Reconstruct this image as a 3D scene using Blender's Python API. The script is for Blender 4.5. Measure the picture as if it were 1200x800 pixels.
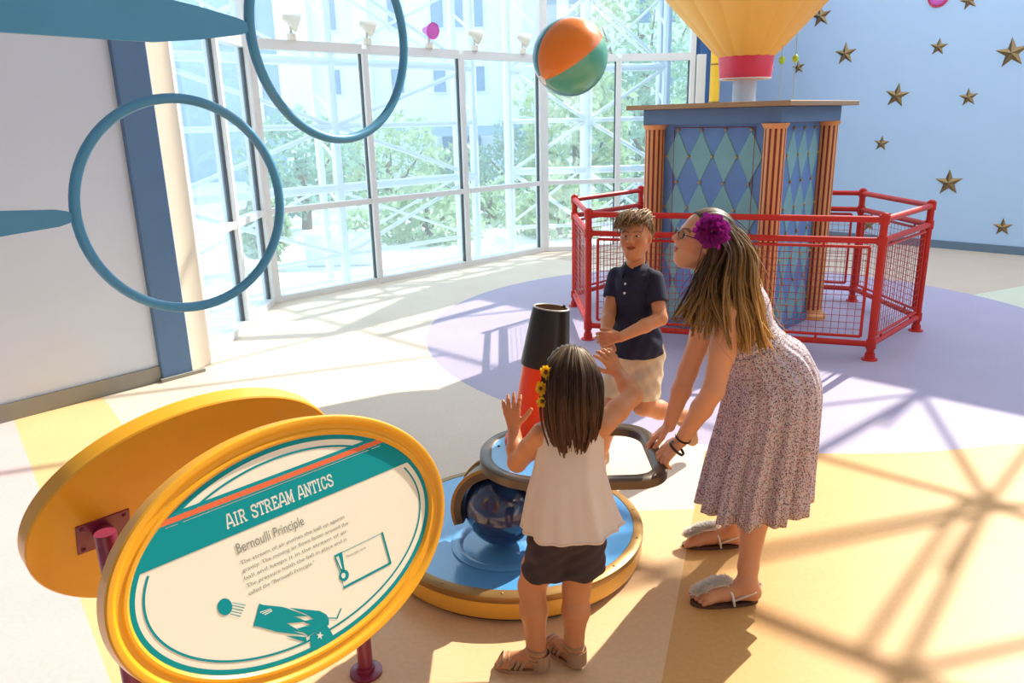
import bpy, math, random
import numpy as np
from mathutils import Matrix, Vector

random.seed(7); rng = np.random.default_rng(7)
for o in list(bpy.data.objects): bpy.data.objects.remove(o)
scene = bpy.context.scene
COL = scene.collection

# ------------------------------------------------------------------ camera
CH = 1.70; FPX = 898.0; PITCH = math.radians(16.1); ROLL = math.radians(1.35)
_r = np.array([1., 0, 0]); _u = np.array([0, math.sin(PITCH), math.cos(PITCH)])
FW = np.array([0, math.cos(PITCH), -math.sin(PITCH)])
RT = math.cos(ROLL)*_r - math.sin(ROLL)*_u
UP = math.sin(ROLL)*_r + math.cos(ROLL)*_u
EYE = np.array([0, 0, CH])
cam = bpy.data.cameras.new('camera'); camo = bpy.data.objects.new('camera', cam); COL.objects.link(camo)
cam.sensor_width = 36.0; cam.lens = FPX/1200*36.0; cam.clip_start = 0.05; cam.clip_end = 300
m = Matrix.Identity(4)
for i in range(3):
    m[i][0] = RT[i]; m[i][1] = UP[i]; m[i][2] = -FW[i]; m[i][3] = EYE[i]
camo.matrix_world = m
scene.camera = camo

# ------------------------------------------------------------------ light
SUNV = np.array([0.805, 0.863, 1.0]); SUNV /= np.linalg.norm(SUNV)     # towards the sun
w = bpy.data.worlds.new('sky'); scene.world = w; w.use_nodes = True
bg = w.node_tree.nodes['Background']
bg.inputs[0].default_value = (0.76, 0.88, 1.0, 1); bg.inputs[1].default_value = 2.0
sl = bpy.data.lights.new('sun', 'SUN'); so = bpy.data.objects.new('sun', sl); COL.objects.link(so)
sl.energy = 5.8; sl.color = (1.0, 0.93, 0.80); sl.angle = 0.0093
so.rotation_euler = Vector(SUNV).to_track_quat('Z', 'Y').to_euler(); so.location = (8, 9, 12)
vs = scene.view_settings
vs.view_transform = 'Standard'; vs.look = 'None'; vs.gamma = 1.0; vs.exposure = 0.3; vs.use_curve_mapping = False

# ------------------------------------------------------------------ pixel helpers (a pixel gives a direction)
def ray(x, y):
    d = FW*FPX + RT*(x-600) + UP*(400-y); return d/np.linalg.norm(d)
def gz(x, y, z=0.0):
    d = ray(x, y); return EYE + d*((z-CH)/d[2])
def at(x, y, Y):
    d = ray(x, y); return EYE + d*(Y/d[1])
def onplane(x, y, p, n):
    d = ray(x, y); return EYE + d*(((np.array(p)-EYE)@n)/(d@n))
A_ = np.array
def V(*a): return np.array(a, float)
def nrm(v): v = np.asarray(v, float); return v/max(np.linalg.norm(v), 1e-9)

# ------------------------------------------------------------------ materials
MATS = {}
def nodes_of(name):
    mt = bpy.data.materials.new(name); mt.use_nodes = True; MATS[name] = mt
    nt = mt.node_tree; return mt, nt, nt.nodes, nt.links, nt.nodes['Principled BSDF']
def mat(name, col, rough=.5, metal=0., var=.05, scale=6., bump=0., spec=.5, coat=0., bscale=None, attr=False, emit=None):
    if name in MATS: return MATS[name]
    mt, nt, N, L, p = nodes_of(name)
    tc = N.new('ShaderNodeTexCoord')
    nz = N.new('ShaderNodeTexNoise'); nz.inputs['Scale'].default_value = scale; nz.inputs['Detail'].default_value = 4
    L.new(tc.outputs['Object'], nz.inputs['Vector'])
    mx = N.new('ShaderNodeMix'); mx.data_type = 'RGBA'
    c = A_(col[:3], float)
    mx.inputs[6].default_value = (*np.clip(c*(1-var*2), 0, 1), 1); mx.inputs[7].default_value = (*np.clip(c*(1+var*2), 0, 1), 1)
    L.new(nz.outputs['Fac'], mx.inputs[0])
    out = mx.outputs[2]
    if attr:
        at_ = N.new('ShaderNodeAttribute'); at_.attribute_name = 'Col'
        m2 = N.new('ShaderNodeMix'); m2.data_type = 'RGBA'; m2.blend_type = 'MULTIPLY'; m2.inputs[0].default_value = 1
        L.new(out, m2.inputs[6]); L.new(at_.outputs['Color'], m2.inputs[7]); out = m2.outputs[2]
    L.new(out, p.inputs['Base Color'])
    p.inputs['Roughness'].default_value = rough; p.inputs['Metallic'].default_value = metal
    p.inputs['Specular IOR Level'].default_value = spec
    if coat: p.inputs['Coat Weight'].default_value = coat; p.inputs['Coat Roughness'].default_value = .08
    if emit: p.inputs['Emission Color'].default_value = (*emit[:3], 1); p.inputs['Emission Strength'].default_value = emit[3]
    if bump:
        b = N.new('ShaderNodeBump'); b.inputs['Strength'].default_value = bump; b.inputs['Distance'].default_value = .01
        n2 = N.new('ShaderNodeTexNoise'); n2.inputs['Scale'].default_value = bscale or scale*8; n2.inputs['Detail'].default_value = 3
        L.new(tc.outputs['Object'], n2.inputs['Vector']); L.new(n2.outputs['Fac'], b.inputs['Height']); L.new(b.outputs[0], p.inputs['Normal'])
    return mt

mat('wall_white', (.71, .78, .87), .7, var=.01)
mat('wall_blue', (.42, .57, .77), .75, var=.02, scale=2)
mat('baseboard_grey', (.30, .29, .24), .6)
mat('baseboard_blue', (.12, .18, .25), .6)
mat('steel_blue', (.10, .20, .36), .5)
mat('deep_blue', (.03, .12, .30), .5)
mat('cream_paint', (.80, .72, .58), .6, var=.02)
mat('frame_white', (.80, .79, .76), .45, var=.02)
mat('gasket_black', (.07, .08, .09), .6)
mat('truss_white', (.86, .88, .90), .5, var=.02)
mat('red_paint', (.58, .022, .012), .42, spec=.35, coat=.05, var=.06)
mat('wire_red', (.45, .04, .03), .4)
mat('hoop_blue', (.08, .33, .55), .35, coat=.2, var=.06)
mat('yellow_paint', (.90, .42, .012), .35, var=.04, coat=.25, scale=9)
mat('maroon', (.24, .02, .06), .35, coat=.3)
mat('pipe_yellow', (.90, .52, .03), .4)
mat('balloon_yellow', (.92, .60, .16), .5, var=.03)
mat('skirt_red', (.80, .045, .10), .45, var=.04)
mat('ped_blue', (.09, .20, .42), .5, var=.06)
mat('ped_panel', (.13, .26, .54), .5, var=.08)
mat('ped_teal', (.20, .43, .46), .5, var=.08)
mat('ped_frieze', (.10, .18, .33), .5)
mat('pillar_orange', (.80, .36, .12), .5, var=.06)
mat('pillar_red', (.22, .025, .02), .5)
mat('stud_gold', (.55, .33, .12), .35, metal=.7)
mat('star_bronze', (.25, .165, .075), .38, metal=.75, var=.15, scale=20)
mat('bronze', (.13, .095, .07), .32, metal=.55, var=.1)
mat('black_metal', (.022, .018, .016), .33, metal=.3, var=.1)
mat('disc_blue', (.10, .36, .72), .28, coat=.5, var=.05, scale=3)
mat('ball_navy', (.015, .035, .12), .13, coat=1.0, var=.2, scale=3)
mat('orange_red', (.95, .055, .006), .36, spec=.35, coat=.1, var=.03)
mat('gold_rim', (.36, .20, .06), .4, metal=.5, var=.1)
mat('yellow_side', (.86, .44, .05), .4, var=.06, coat=.2)
mat('ball_orange', (.98, .24, .005), .3, coat=.4, var=.02)
mat('ball_teal', (.0, .26, .33), .3, coat=.4)
mat('ball_green', (.10, .46, .34), .3, coat=.4, var=.04)
mat('ball_white', (.85, .85, .82), .3, coat=.4)
mat('clear_bead', (.45, .75, .05), .3)
mat('bore_brown', (.26, .15, .08), .5)
mat('rim_grey', (.42, .38, .34), .4)
mat('cord', (.45, .60, .62), .6)
mat('print_teal', (.0, .30, .33), .5, var=.02, spec=.2)
mat('print_cream', (.93, .89, .73), .5, var=.015, spec=.25, scale=3)
mat('print_orange', (.85, .16, .05), .4)
mat('print_pale', (.80, .82, .74), .45)
mat('print_grey', (.30, .29, .26), .5)
mat('lamp_white', (.85, .80, .68), .4)
mat('lamp_pink', (.72, .14, .55), .3, var=.05)
mat('concrete', (.78, .77, .74), .8, var=.04, scale=1)
mat('building_white', (.80, .86, .92), .7, var=.02)
mat('building_blue', (.30, .42, .58), .5, var=.05)
mat('pane_dark', (.20, .29, .42), .2, var=.1)
mat('bark', (.20, .14, .09), .8, var=.15)
mat('leaf', (.42, .52, .32), .6, var=.30, scale=1.6)
mat('leaf_dark', (.28, .42, .32), .6, var=.30, scale=1.6)
mat('skin', (.62, .26, .115), .45, var=.03, attr=True, spec=.35)
mat('skin_fair', (.71, .34, .185), .45, var=.03, attr=True, spec=.35)
mat('hair_gold', (1, 1, 1), .48, var=.04, attr=True, spec=.3)
mat('navy_cloth', (.012, .014, .04), .85, var=.12, scale=20, bump=.2)
mat('khaki_cloth', (.70, .55, .36), .85, var=.05, scale=12, bump=.2)
mat('blouse_cream', (.86, .75, .66), .85, var=.03, scale=10, bump=.15)
mat('shorts_brown', (.045, .028, .033), .85, var=.12, scale=14, bump=.25)
mat('sandal_tan', (.42, .24, .13), .6, var=.1, scale=30)
mat('sandal_sole', (.10, .05, .03), .6, var=.1)
mat('strap_white', (.86, .80, .70), .6)
mat('fluff_white', (.95, .94, .92), .9, var=.01)
mat('petal_purple', (.25, .008, .19), .6, var=.3, scale=60)
mat('petal_yellow', (.95, .50, .01), .6, var=.1, scale=60)
mat('flower_eye', (.10, .03, .01), .8)
mat('button_white', (.85, .85, .85), .4)
mat('eye_white', (.80, .78, .75), .2)
mat('eye_dark', (.05, .03, .02), .15)
mat('rubber_black', (.015, .014, .016), .45)
mat('lens_frame', (.04, .035, .04), .3)

def translucent(name, w_, col):
    mt = MATS[name]; N = mt.node_tree.nodes; L = mt.node_tree.links; p = N['Principled BSDF']; out = N['Material Output']
    t = N.new('ShaderNodeBsdfTranslucent'); t.inputs[0].default_value = (*col, 1); mx = N.new('ShaderNodeMixShader'); mx.inputs[0].default_value = w_
    L.new(p.outputs[0], mx.inputs[1]); L.new(t.outputs[0], mx.inputs[2]); L.new(mx.outputs[0], out.inputs[0])
translucent('fluff_white', .55, (1, .98, .95)); translucent('petal_purple', .15, (.5, .02, .4)); translucent('petal_yellow', .3, (1, .6, .02))
translucent('leaf', .3, (.52, .68, .38)); translucent('leaf_dark', .3, (.38, .56, .4)); translucent('balloon_yellow', .2, (1, .7, .25)); translucent('blouse_cream', .2, (1, .85, .75))

# thin glass: mostly clear, a little reflection, milky haze added to brighten the view
mt = bpy.data.materials.new('glass'); MATS['glass'] = mt; mt.use_nodes = True
N = mt.node_tree.nodes; L = mt.node_tree.links; N.clear()
o_ = N.new('ShaderNodeOutputMaterial'); mxs = N.new('ShaderNodeMixShader'); tr = N.new('ShaderNodeBsdfTransparent'); gl = N.new('ShaderNodeBsdfGlossy'); lw = N.new('ShaderNodeLayerWeight'); lw.inputs[0].default_value = .5; fr = N.new('ShaderNodeMapRange'); pw = N.new('ShaderNodeMath'); pw.operation = 'POWER'; pw.inputs[1].default_value = 4.0; df = N.new('ShaderNodeBsdfTranslucent'); df.inputs[0].default_value = (.92, .97, 1, 1); mx2 = N.new('ShaderNodeMixShader'); mx2.inputs[0].default_value = .10
tr.inputs[0].default_value = (.88, .965, 1.0, 1); gl.inputs['Roughness'].default_value = .01; gl.inputs[0].default_value = (.9, .95, 1, 1); fr.inputs[3].default_value = .03; fr.inputs[4].default_value = .5
L.new(lw.outputs['Facing'], pw.inputs[0]); L.new(pw.outputs[0], fr.inputs[0]); L.new(tr.outputs[0], mx2.inputs[1]); L.new(df.outputs[0], mx2.inputs[2])
L.new(fr.outputs[0], mxs.inputs[0]); L.new(mx2.outputs[0], mxs.inputs[1]); L.new(gl.outputs[0], mxs.inputs[2]); L.new(mxs.outputs[0], o_.inputs[0])

# node-math helper for pattern materials
class NM:
    def __init__(s, nt): s.N = nt.nodes; s.L = nt.links
    def op(s, o, a, b=None, c=None):
        n = s.N.new('ShaderNodeMath'); n.operation = o
        for i, v in enumerate((a, b, c)):
            if v is None: continue
            if isinstance(v, (int, float)): n.inputs[i].default_value = v
            else: s.L.new(v, n.inputs[i])
        return n.outputs[0]
    def mix(s, f, a, b):
        n = s.N.new('ShaderNodeMix'); n.data_type = 'RGBA'
        s.L.new(f, n.inputs[0])
        for i, v in ((6, a), (7, b)):
            if isinstance(v, tuple): n.inputs[i].default_value = (*v[:3], 1)
            else: s.L.new(v, n.inputs[i])
        return n.outputs[2]

# floor: inlaid linoleum in large coloured shapes
mt, nt, N, L, p = nodes_of('floor_inlay')
K = NM(nt); tc = N.new('ShaderNodeTexCoord'); sp = N.new('ShaderNodeSeparateXYZ'); L.new(tc.outputs['Object'], sp.inputs[0])
X, Y = sp.outputs[0], sp.outputs[1]
def half(a, b, c):      # 1 where a*x+b*y>c
    return K.op('GREATER_THAN', K.op('ADD', K.op('MULTIPLY', X, a), K.op('MULTIPLY', Y, b)), c)
def disc(cx, cy, r):
    dx = K.op('SUBTRACT', X, cx); dy = K.op('SUBTRACT', Y, cy)
    return K.op('LESS_THAN', K.op('SQRT', K.op('ADD', K.op('MULTIPLY', dx, dx), K.op('MULTIPLY', dy, dy))), r)
CREAM = (.76, .63, .50); GOLD = (.68, .37, .125); LAV = (.43, .37, .50); PINK = (.70, .53, .52); YEL = (.80, .54, .26); TAN = (.62, .47, .36); GRN = (.66, .66, .50); PALE = (.78, .52, .28)
c = CREAM + (1,)
n0 = N.new('ShaderNodeRGB'); n0.outputs[0].default_value = c; col = n0.outputs[0]
col = K.mix(half(.707, .707, 7.2), col, TAN)                         # beyond the disc, towards the blue wall
col = K.mix(K.op('MULTIPLY', half(.41, -.87, -4.39), half(1, .5, 7.0)), col, GRN)
col = K.mix(K.op('MULTIPLY', half(0, -1, -3.72), half(.95, -.312, -.205)), col, GOLD)   # gold field in front
col = K.mix(K.op('MULTIPLY', half(0, -1, -3.1), K.op('SUBTRACT', 1., half(.95, -.312, -.205))), col, PALE)
col = K.mix(K.op('SUBTRACT', 1., half(.80, .60, .70)), col, YEL)
col = K.mix(K.op('SUBTRACT', 1., half(.80, .60, .19)), col, PINK)
col = K.mix(disc(1.92, 6.27, 2.63), col, LAV)
nz = N.new('ShaderNodeTexNoise'); nz.inputs['Scale'].default_value = 55; nz.inputs['Detail'].default_value = 5; L.new(tc.outputs['Object'], nz.inputs['Vector'])
nz2 = N.new('ShaderNodeTexNoise'); nz2.inputs['Scale'].default_value = 2.2; nz2.inputs['Detail'].default_value = 3; L.new(tc.outputs['Object'], nz2.inputs['Vector'])
fac = K.op('ADD', K.op('MULTIPLY', nz.outputs['Fac'], .22), K.op('MULTIPLY', nz2.outputs['Fac'], .16))
g = N.new('ShaderNodeHueSaturation'); L.new(col, g.inputs['Color']); L.new(K.op('ADD', fac, .81), g.inputs['Value'])
L.new(g.outputs[0], p.inputs['Base Color']); p.inputs['Roughness'].default_value = .46; p.inputs['Specular IOR Level'].default_value = .3

# harlequin-free wood edge
mt, nt, N, L, p = nodes_of('wood_edge')
tc = N.new('ShaderNodeTexCoord'); mp = N.new('ShaderNodeMapping'); mp.inputs['Scale'].default_value = (3, 3, 60); L.new(tc.outputs['Object'], mp.inputs[0])
nz = N.new('ShaderNodeTexNoise'); nz.inputs['Scale'].default_value = 4; nz.inputs['Detail'].default_value = 6; L.new(mp.outputs[0], nz.inputs['Vector'])
K = NM(nt); L.new(K.mix(nz.outputs['Fac'], (.22, .11, .04), (.52, .33, .16)), p.inputs['Base Color']); p.inputs['Roughness'].default_value = .45

# dress: small dark and rose specks on a pale mauve ground
mt, nt, N, L, p = nodes_of('dress_floral')
tc = N.new('ShaderNodeTexCoord'); K = NM(nt)
v1 = N.new('ShaderNodeTexVoronoi'); v1.inputs['Scale'].default_value = 150; L.new(tc.outputs['Object'], v1.inputs['Vector'])
v2 = N.new('ShaderNodeTexVoronoi'); v2.inputs['Scale'].default_value = 95; L.new(tc.outputs['Object'], v2.inputs['Vector'])
a = K.mix(K.op('LESS_THAN', v2.outputs['Distance'], .33), (.62, .53, .57), (.48, .24, .27))
a = K.mix(K.op('LESS_THAN', v1.outputs['Distance'], .36), a, (.10, .085, .13))
L.new(a, p.inputs['Base Color']); p.inputs['Roughness'].default_value = .8

# ------------------------------------------------------------------ object helpers
def wloc(o):
    l = A_([0., 0, 0])
    while o is not None:
        l = l + A_(o.location); o = o.parent
    return l
def link(name, me, mname, parent, smooth=False):
    if mname and not me.materials: me.materials.append(MATS[mname])
    o = bpy.data.objects.new(name, me); COL.objects.link(o)
    if parent is not None: o.parent = parent
    if smooth is True:
        me.polygons.foreach_set('use_smooth', [True]*len(me.polygons))
    elif smooth:
        me.polygons.foreach_set('use_smooth', [True]*len(me.polygons)); me.set_sharp_from_angle(angle=math.radians(smooth))
    return o
def tag(o, label=None, cat=None, group=None, kind=None):
    if label: o['label'] = label
    if cat: o['category'] = cat
    if group: o['group'] = group
    if kind: o['kind'] = kind
    return o
def empty(name, loc, label=None, cat=None, group=None, kind=None):
    o = bpy.data.objects.new(name, None); COL.objects.link(o); o.location = tuple(loc); o.empty_display_size = .1
    return tag(o, label, cat, group, kind)
def mesh_obj(name, verts, faces, mname, parent=None, smooth=False, cols=None):
    me = bpy.data.meshes.new(name)
    vv = np.asarray(verts, float) - wloc(parent)
    me.from_pydata(vv.tolist(), [], [tuple(int(i) for i in f) for f in faces]); me.update()
    if cols is not None:
        ca = me.color_attributes.new('Col', 'FLOAT_COLOR', 'POINT')
        c4 = np.ones((len(vv), 4), np.float32); c4[:, :3] = cols; ca.data.foreach_set('color', c4.ravel())
    return link(name, me, mname, parent, smooth)
def frame_of(d):
    d = nrm(d); h = V(0, 0, 1) if abs(d[2]) < .9 else V(1, 0, 0)
    a = nrm(np.cross(h, d)); return a, np.cross(d, a), d
class MB:
    def __init__(s): s.v = []; s.f = []
    def add(s, v, f):
        b = len(s.v); s.v += [tuple(q) for q in v]; s.f += [tuple(b+i for i in q) for q in f]; return s
    def box(s, c, half, axes=None, bevel=0):
        ax = np.eye(3) if axes is None else np.asarray(axes, float); c = np.asarray(c, float)
        if bevel:
            # chamfered box: 24 verts via convex layering
            hx, hy, hz = half; b = bevel; vs_ = []
            for sx in (-1, 1):
                for sy in (-1, 1):
                    for sz in (-1, 1):
                        vs_ += [(sx*hx, sy*(hy-b), sz*(hz-b)), (sx*(hx-b), sy*hy, sz*(hz-b)), (sx*(hx-b), sy*(hy-b), sz*hz)]
            import bmesh
            bm = bmesh.new()
            for q in vs_: bm.verts.new(q)
            bmesh.ops.convex_hull(bm, input=bm.verts); bm.verts.ensure_lookup_table(); bm.verts.index_update()
            vv = [c + ax[0]*q.co.x + ax[1]*q.co.y + ax[2]*q.co.z for q in bm.verts]; ff = [[q.index for q in f.verts] for f in bm.faces]; bm.free()
            return s.add(vv, ff)
        vv = [c + ax[0]*half[0]*i + ax[1]*half[1]*j + ax[2]*half[2]*k for i in (-1, 1) for j in (-1, 1) for k in (-1, 1)]
        return s.add(vv, [(0, 1, 3, 2), (4, 6, 7, 5), (0, 4, 5, 1), (2, 3, 7, 6), (0, 2, 6, 4), (1, 5, 7, 3)])
    def tube(s, a, b, r, r2=None, n=12, cap=True):
        a, b = np.asarray(a, float), np.asarray(b, float); r2 = r if r2 is None else r2
        x, y, d = frame_of(b-a); vv = []
        for q, rr in ((a, r), (b, r2)):
            for i in range(n):
                t = 2*math.pi*i/n; vv.append(q + x*rr*math.cos(t) + y*rr*math.sin(t))
        ff = [(i, (i+1) % n, n+(i+1) % n, n+i) for i in range(n)]
        if cap: ff += [tuple(range(n-1, -1, -1)), tuple(range(n, 2*n))]
        return s.add(vv, ff)
    def path(s, pts, r, n=8, closed=False, cap=True, up=None):
        pts = [np.asarray(q, float) for q in pts]; m_ = len(pts); rr = r if hasattr(r, '__len__') else [r]*m_
        vv = []; prev = None
        for i, q in enumerate(pts):
            if closed: d = pts[(i+1) % m_] - pts[i-1]
            else: d = pts[min(i+1, m_-1)] - pts[max(i-1, 0)]
            d = nrm(d)
            if prev is None: x, y, _ = frame_of(d)
            else:
                x = nrm(prev - d*(prev@d)); y = np.cross(d, x)
            prev = x
            for j in range(n):
                t = 2*math.pi*j/n; vv.append(q + x*rr[i]*math.cos(t) + y*rr[i]*math.sin(t))
        ff = []
        for i in range(m_ if closed else m_-1):
            k = (i+1) % m_
            for j in range(n): ff.append((i*n+j, i*n+(j+1) % n, k*n+(j+1) % n, k*n+j))
        if cap and not closed: ff += [tuple(range(n-1, -1, -1)), tuple((m_-1)*n+j for j in range(n))]
        return s.add(vv, ff)
    def lathe(s, c, prof, n=48, axis=None, closed=False):
        c = np.asarray(c, float); x, y, d = frame_of(V(0, 0, 1) if axis is None else axis)
        if axis is None: x, y, d = V(1, 0, 0), V(0, 1, 0), V(0, 0, 1)
        vv = [c + x*r*math.cos(2*math.pi*i/n) + y*r*math.sin(2*math.pi*i/n) + d*z for r, z in prof for i in range(n)]
        ff = []; k = len(prof)
        for q in range(k if closed else k-1):
            q2 = (q+1) % k
            for i in range(n): ff.append((q*n+i, q*n+(i+1) % n, q2*n+(i+1) % n, q2*n+i))
        return s.add(vv, ff)
    def prism(s, poly, h, org=(0, 0, 0), axes=None):
        ax = np.eye(3) if axes is None else np.asarray(axes, float); org = np.asarray(org, float); n = len(poly)
        vv = [org + ax[0]*a + ax[1]*b + ax[2]*z for z in (0, h) for a, b in poly]
        return s.add(vv, [tuple(range(n-1, -1, -1)), tuple(range(n, 2*n))] + [(i, (i+1) % n, n+(i+1) % n, n+i) for i in range(n)])
    def sphere(s, c, r, n=16, k=10, axes=None):
        r = r if hasattr(r, '__len__') else (r, r, r); ax = np.eye(3) if axes is None else np.asarray(axes); c = np.asarray(c, float)
        vv = [c + ax[2]*r[2]]
        for i in range(1, k):
            ph = math.pi*i/k
            for j in range(n):
                t = 2*math.pi*j/n; vv.append(c + ax[0]*r[0]*math.sin(ph)*math.cos(t) + ax[1]*r[1]*math.sin(ph)*math.sin(t) + ax[2]*r[2]*math.cos(ph))
        vv.append(c - ax[2]*r[2]); ff = [(0, 1+j, 1+(j+1) % n) for j in range(n)]
        for i in range(k-2):
            for j in range(n): ff.append((1+i*n+j, 1+(i+1)*n+j, 1+(i+1)*n+(j+1) % n, 1+i*n+(j+1) % n))
        e = len(vv)-1; ff += [(e, 1+(k-2)*n+(j+1) % n, 1+(k-2)*n+j) for j in range(n)]
        return s.add(vv, ff)
    def build(s, name, mname, parent=None, smooth=False): return mesh_obj(name, s.v, s.f, mname, parent, smooth)
def inst(name, me, M, parent):
    o = bpy.data.objects.new(name, me); COL.objects.link(o); o.parent = parent
    M = M.copy(); M.translation = M.translation - Vector(wloc(parent)); o.matrix_local = M; return o
def basis(x, y, z, t):
    M = Matrix.Identity(4)
    for i in range(3): M[i][0] = x[i]; M[i][1] = y[i]; M[i][2] = z[i]; M[i][3] = t[i]
    return M

# ================================================================== THE SETTING
WALLH = 4.9
mb = MB(); mb.add([(-6, -3, 0), (8.5, -3, 0), (8.5, 13, 0), (-6, 13, 0)], [(0, 1, 2, 3)])
# floor outline: stops at the glass bay and the walls
FP = [(-4.6, -2.6), (8.9, -2.6), (8.9, 6.36), (3.12, 12.14), (2.5, 10.45), (.44, 10.24), (-2.39, 7.48), (-2.36, 5.6), (-2.45, 5.12), (-4.6, 2.7)]
mb = MB(); mb.prism(FP, -.15)
tag(mb.build('floor', 'floor_inlay'), 'smooth floor inlaid with lavender, gold, pink and cream shapes', kind='structure')

def wall(name, a, b, h, th, mname, label, side=1):
    a, b = V(*a, 0), V(*b, 0); d = nrm(b-a); n = V(-d[1], d[0], 0)*side
    m_ = MB(); m_.box((a+b)/2 + n*th/2 + V(0, 0, h/2), (np.linalg.norm(b-a)/2, th/2, h/2), (d, n, V(0, 0, 1)))
    return tag(m_.build(name, mname), label, kind='structure'), d, n
wl, d, n = wall('wall_left', (-4.6, 2.70), (-2.47, 5.11), WALLH, .15, 'wall_white', 'plain white wall beside the glazed bay')
m_ = MB(); a, b = V(-4.6, 2.70, .055), V(-2.44, 5.14, .055); m_.box((a+b)/2 - n*.008, (np.linalg.norm(b-a)/2, .008, .055), (d, n, V(0, 0, 1)))
tag(m_.build('baseboard_left', 'baseboard_grey'), 'grey-brown baseboard along the white wall', kind='structure')
wr, d, n = wall('wall_right', (3.12, 12.14), (8.9, 6.36), WALLH, .15, 'wall_blue', 'sky blue wall hung with bronze stars')
m_ = MB(); a, b = V(3.12, 12.14, .05), V(8.9, 6.36, .05); m_.box((a+b)/2 - n*.008, (np.linalg.norm(b-a)/2, .008, .05), (d, n, V(0, 0, 1)))
tag(m_.build('baseboard_right', 'baseboard_blue'), 'dark slate baseboard along the blue wall', kind='structure')
wall('wall_back', (2.5, 10.45), (3.12, 12.2), WALLH, .12, 'deep_blue', 'narrow deep blue return wall beside the glass', side=1)

# unseen solid half roof, added to cut the ambient light, and the walls that carry it
m_ = MB(); m_.prism([(-4.7, -2.7), (9.0, -2.7), (8.95, -1.3), (-1.45, 8.35), (-2.37, 7.45), (-2.33, 5.55), (-2.44, 5.13), (-4.6, 2.75)], .15, (0, 0, WALLH+.02))
tag(m_.build('roof_light_block', 'wall_white'), 'unseen white half roof added to dim the hall', kind='structure')
wall('wall_front', (9.0, -2.6), (-4.7, -2.6), WALLH, .15, 'wall_white', 'plain white wall behind the viewer', side=1)
wall('wall_side', (-4.6, 2.70), (-4.6, -2.6), WALLH, .15, 'wall_white', 'plain white wall at the side of the hall', side=-1)
wall('wall_far_side', (8.95, 6.36), (8.95, -2.6), WALLH, .15, 'wall_blue', 'sky blue side wall of the hall', side=1)

# columns between the white wall and the glass
m_ = MB(); a, b = V(-2.47, 5.11, 0), V(-2.325, 5.275, 0); d = nrm(b-a); n = V(-d[1], d[0], 0)
m_.box((a+b)/2 + n*.05 + V(0, 0, WALLH/2), (np.linalg.norm(b-a)/2, .09, WALLH/2), (d, n, V(0, 0, 1)), bevel=.006)
col1 = m_.build('trim_1', 'steel_blue'); tag(col1, 'flat slate blue column at the end of the white wall', kind='structure')
m_ = MB(); m_.box((a+b)/2 - n*.045 + d*.03 + V(0, 0, .012), (np.linalg.norm(b-a)/2+.05, .02, .012), (d, n, V(0, 0, 1)))
m_.build('foot_plate', 'baseboard_grey', col1)
m_ = MB(); a, b = V(-2.325, 5.275, 0), V(-2.25, 5.48, 0); d = nrm(b-a); n = V(-d[1], d[0], 0)
m_.box((a+b)/2 + n*.06 + V(0, 0, WALLH/2), (np.linalg.norm(b-a)/2, .06, WALLH/2), (d, n, V(0, 0, 1)), bevel=.006)
tag(m_.build('trim_2', 'cream_paint'), 'cream column between the blue column and the glass', kind='structure')
m_ = MB(); m_.box((2.50, 10.42, WALLH/4), (.06, .07, WALLH/4), bevel=.006)
tag(m_.build('trim_3', 'frame_white'), 'white end post of the glazing beside the deep blue return', kind='structure')

# glazed bay: three facets
def facet(name, a, b, ts, label):
    a, b = V(*a, 0), V(*b, 0); Ln = np.linalg.norm(b-a); d = (b-a)/Ln; n = V(-d[1], d[0], 0)     # n points out of the room
    root = empty(name, (a+b)/2, label, None, None, 'structure')
    Z = V(0, 0, 1); ax = (d, n, Z)
    zs = [0.03, .90, 2.43, WALLH]
    for i, t in enumerate(ts):
        edge = i in (0, len(ts)-1)
        zt = WALLH if edge else 2.43
        q = MB(); q.box(a + d*t + Z*zt/2, (.034, .055, zt/2), ax, bevel=.005); mu = q.build('mullion', 'frame_white', root)
        q = MB(); q.box(a + d*(t-.039) + Z*1.22, (.005, .02, 1.19), ax); q.build('gasket', 'gasket_black', mu)
    for z, hh in ((.03, .03), (.90, .028), (2.43, .045), (WALLH-.04, .04)):
        for i in range(len(ts)-1):
            t0, t1 = ts[i]+.034, ts[i+1]-.034
            q = MB(); q.box(a + d*(t0+t1)/2 + Z*z, ((t1-t0)/2, .05, hh), ax); q.build('transom', 'frame_white', root)
    for i in range(len(ts)-1):
        for z0, z1 in ((.06, .87), (.93, 2.385)):
            t0, t1 = ts[i]+.03, ts[i+1]-.03
            q = MB(); q.box(a + d*(t0+t1)/2 + Z*(z0+z1)/2 + n*.005, ((t1-t0)/2, .004, (z1-z0)/2), ax); q.build('pane', 'glass', root)
    q = MB(); q.box(a + d*(ts[0]+ts[-1])/2 + Z*(2.475+WALLH-.08)/2 + n*.005, ((ts[-1]-ts[0])/2-.03, .004, (WALLH-.08-2.475)/2), ax); q.build('pane', 'glass', root)
    return root
facet('window_1', (-2.335, 5.55), (-2.39, 7.48), (0.04, 1.03, 1.88), 'narrow glazed facet beside the cream column')
facet('window_2', (-2.39, 7.48), (.44, 10.24), (.05, 1.29, 2.60, 3.92), 'long glazed facet with three tall bays')
facet('window_3', (.44, 10.24), (2.44, 10.43), (.05, 1.0, 1.96), 'glazed facet behind the blue pedestal')

# ================================================================== OUTSIDE
m_ = MB(); m_.prism([(-40, 5.2), (-2.6, 5.4), (-2.62, 7.6), (.3, 10.5), (2.4, 10.7), (3.0, 12.6), (30, 14), (30, 45), (-40, 45)], -.2, (0, 0, -.12))
tag(m_.build('ground_outside', 'concrete'), 'pale paved ground outside the glass', kind='structure')

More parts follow.
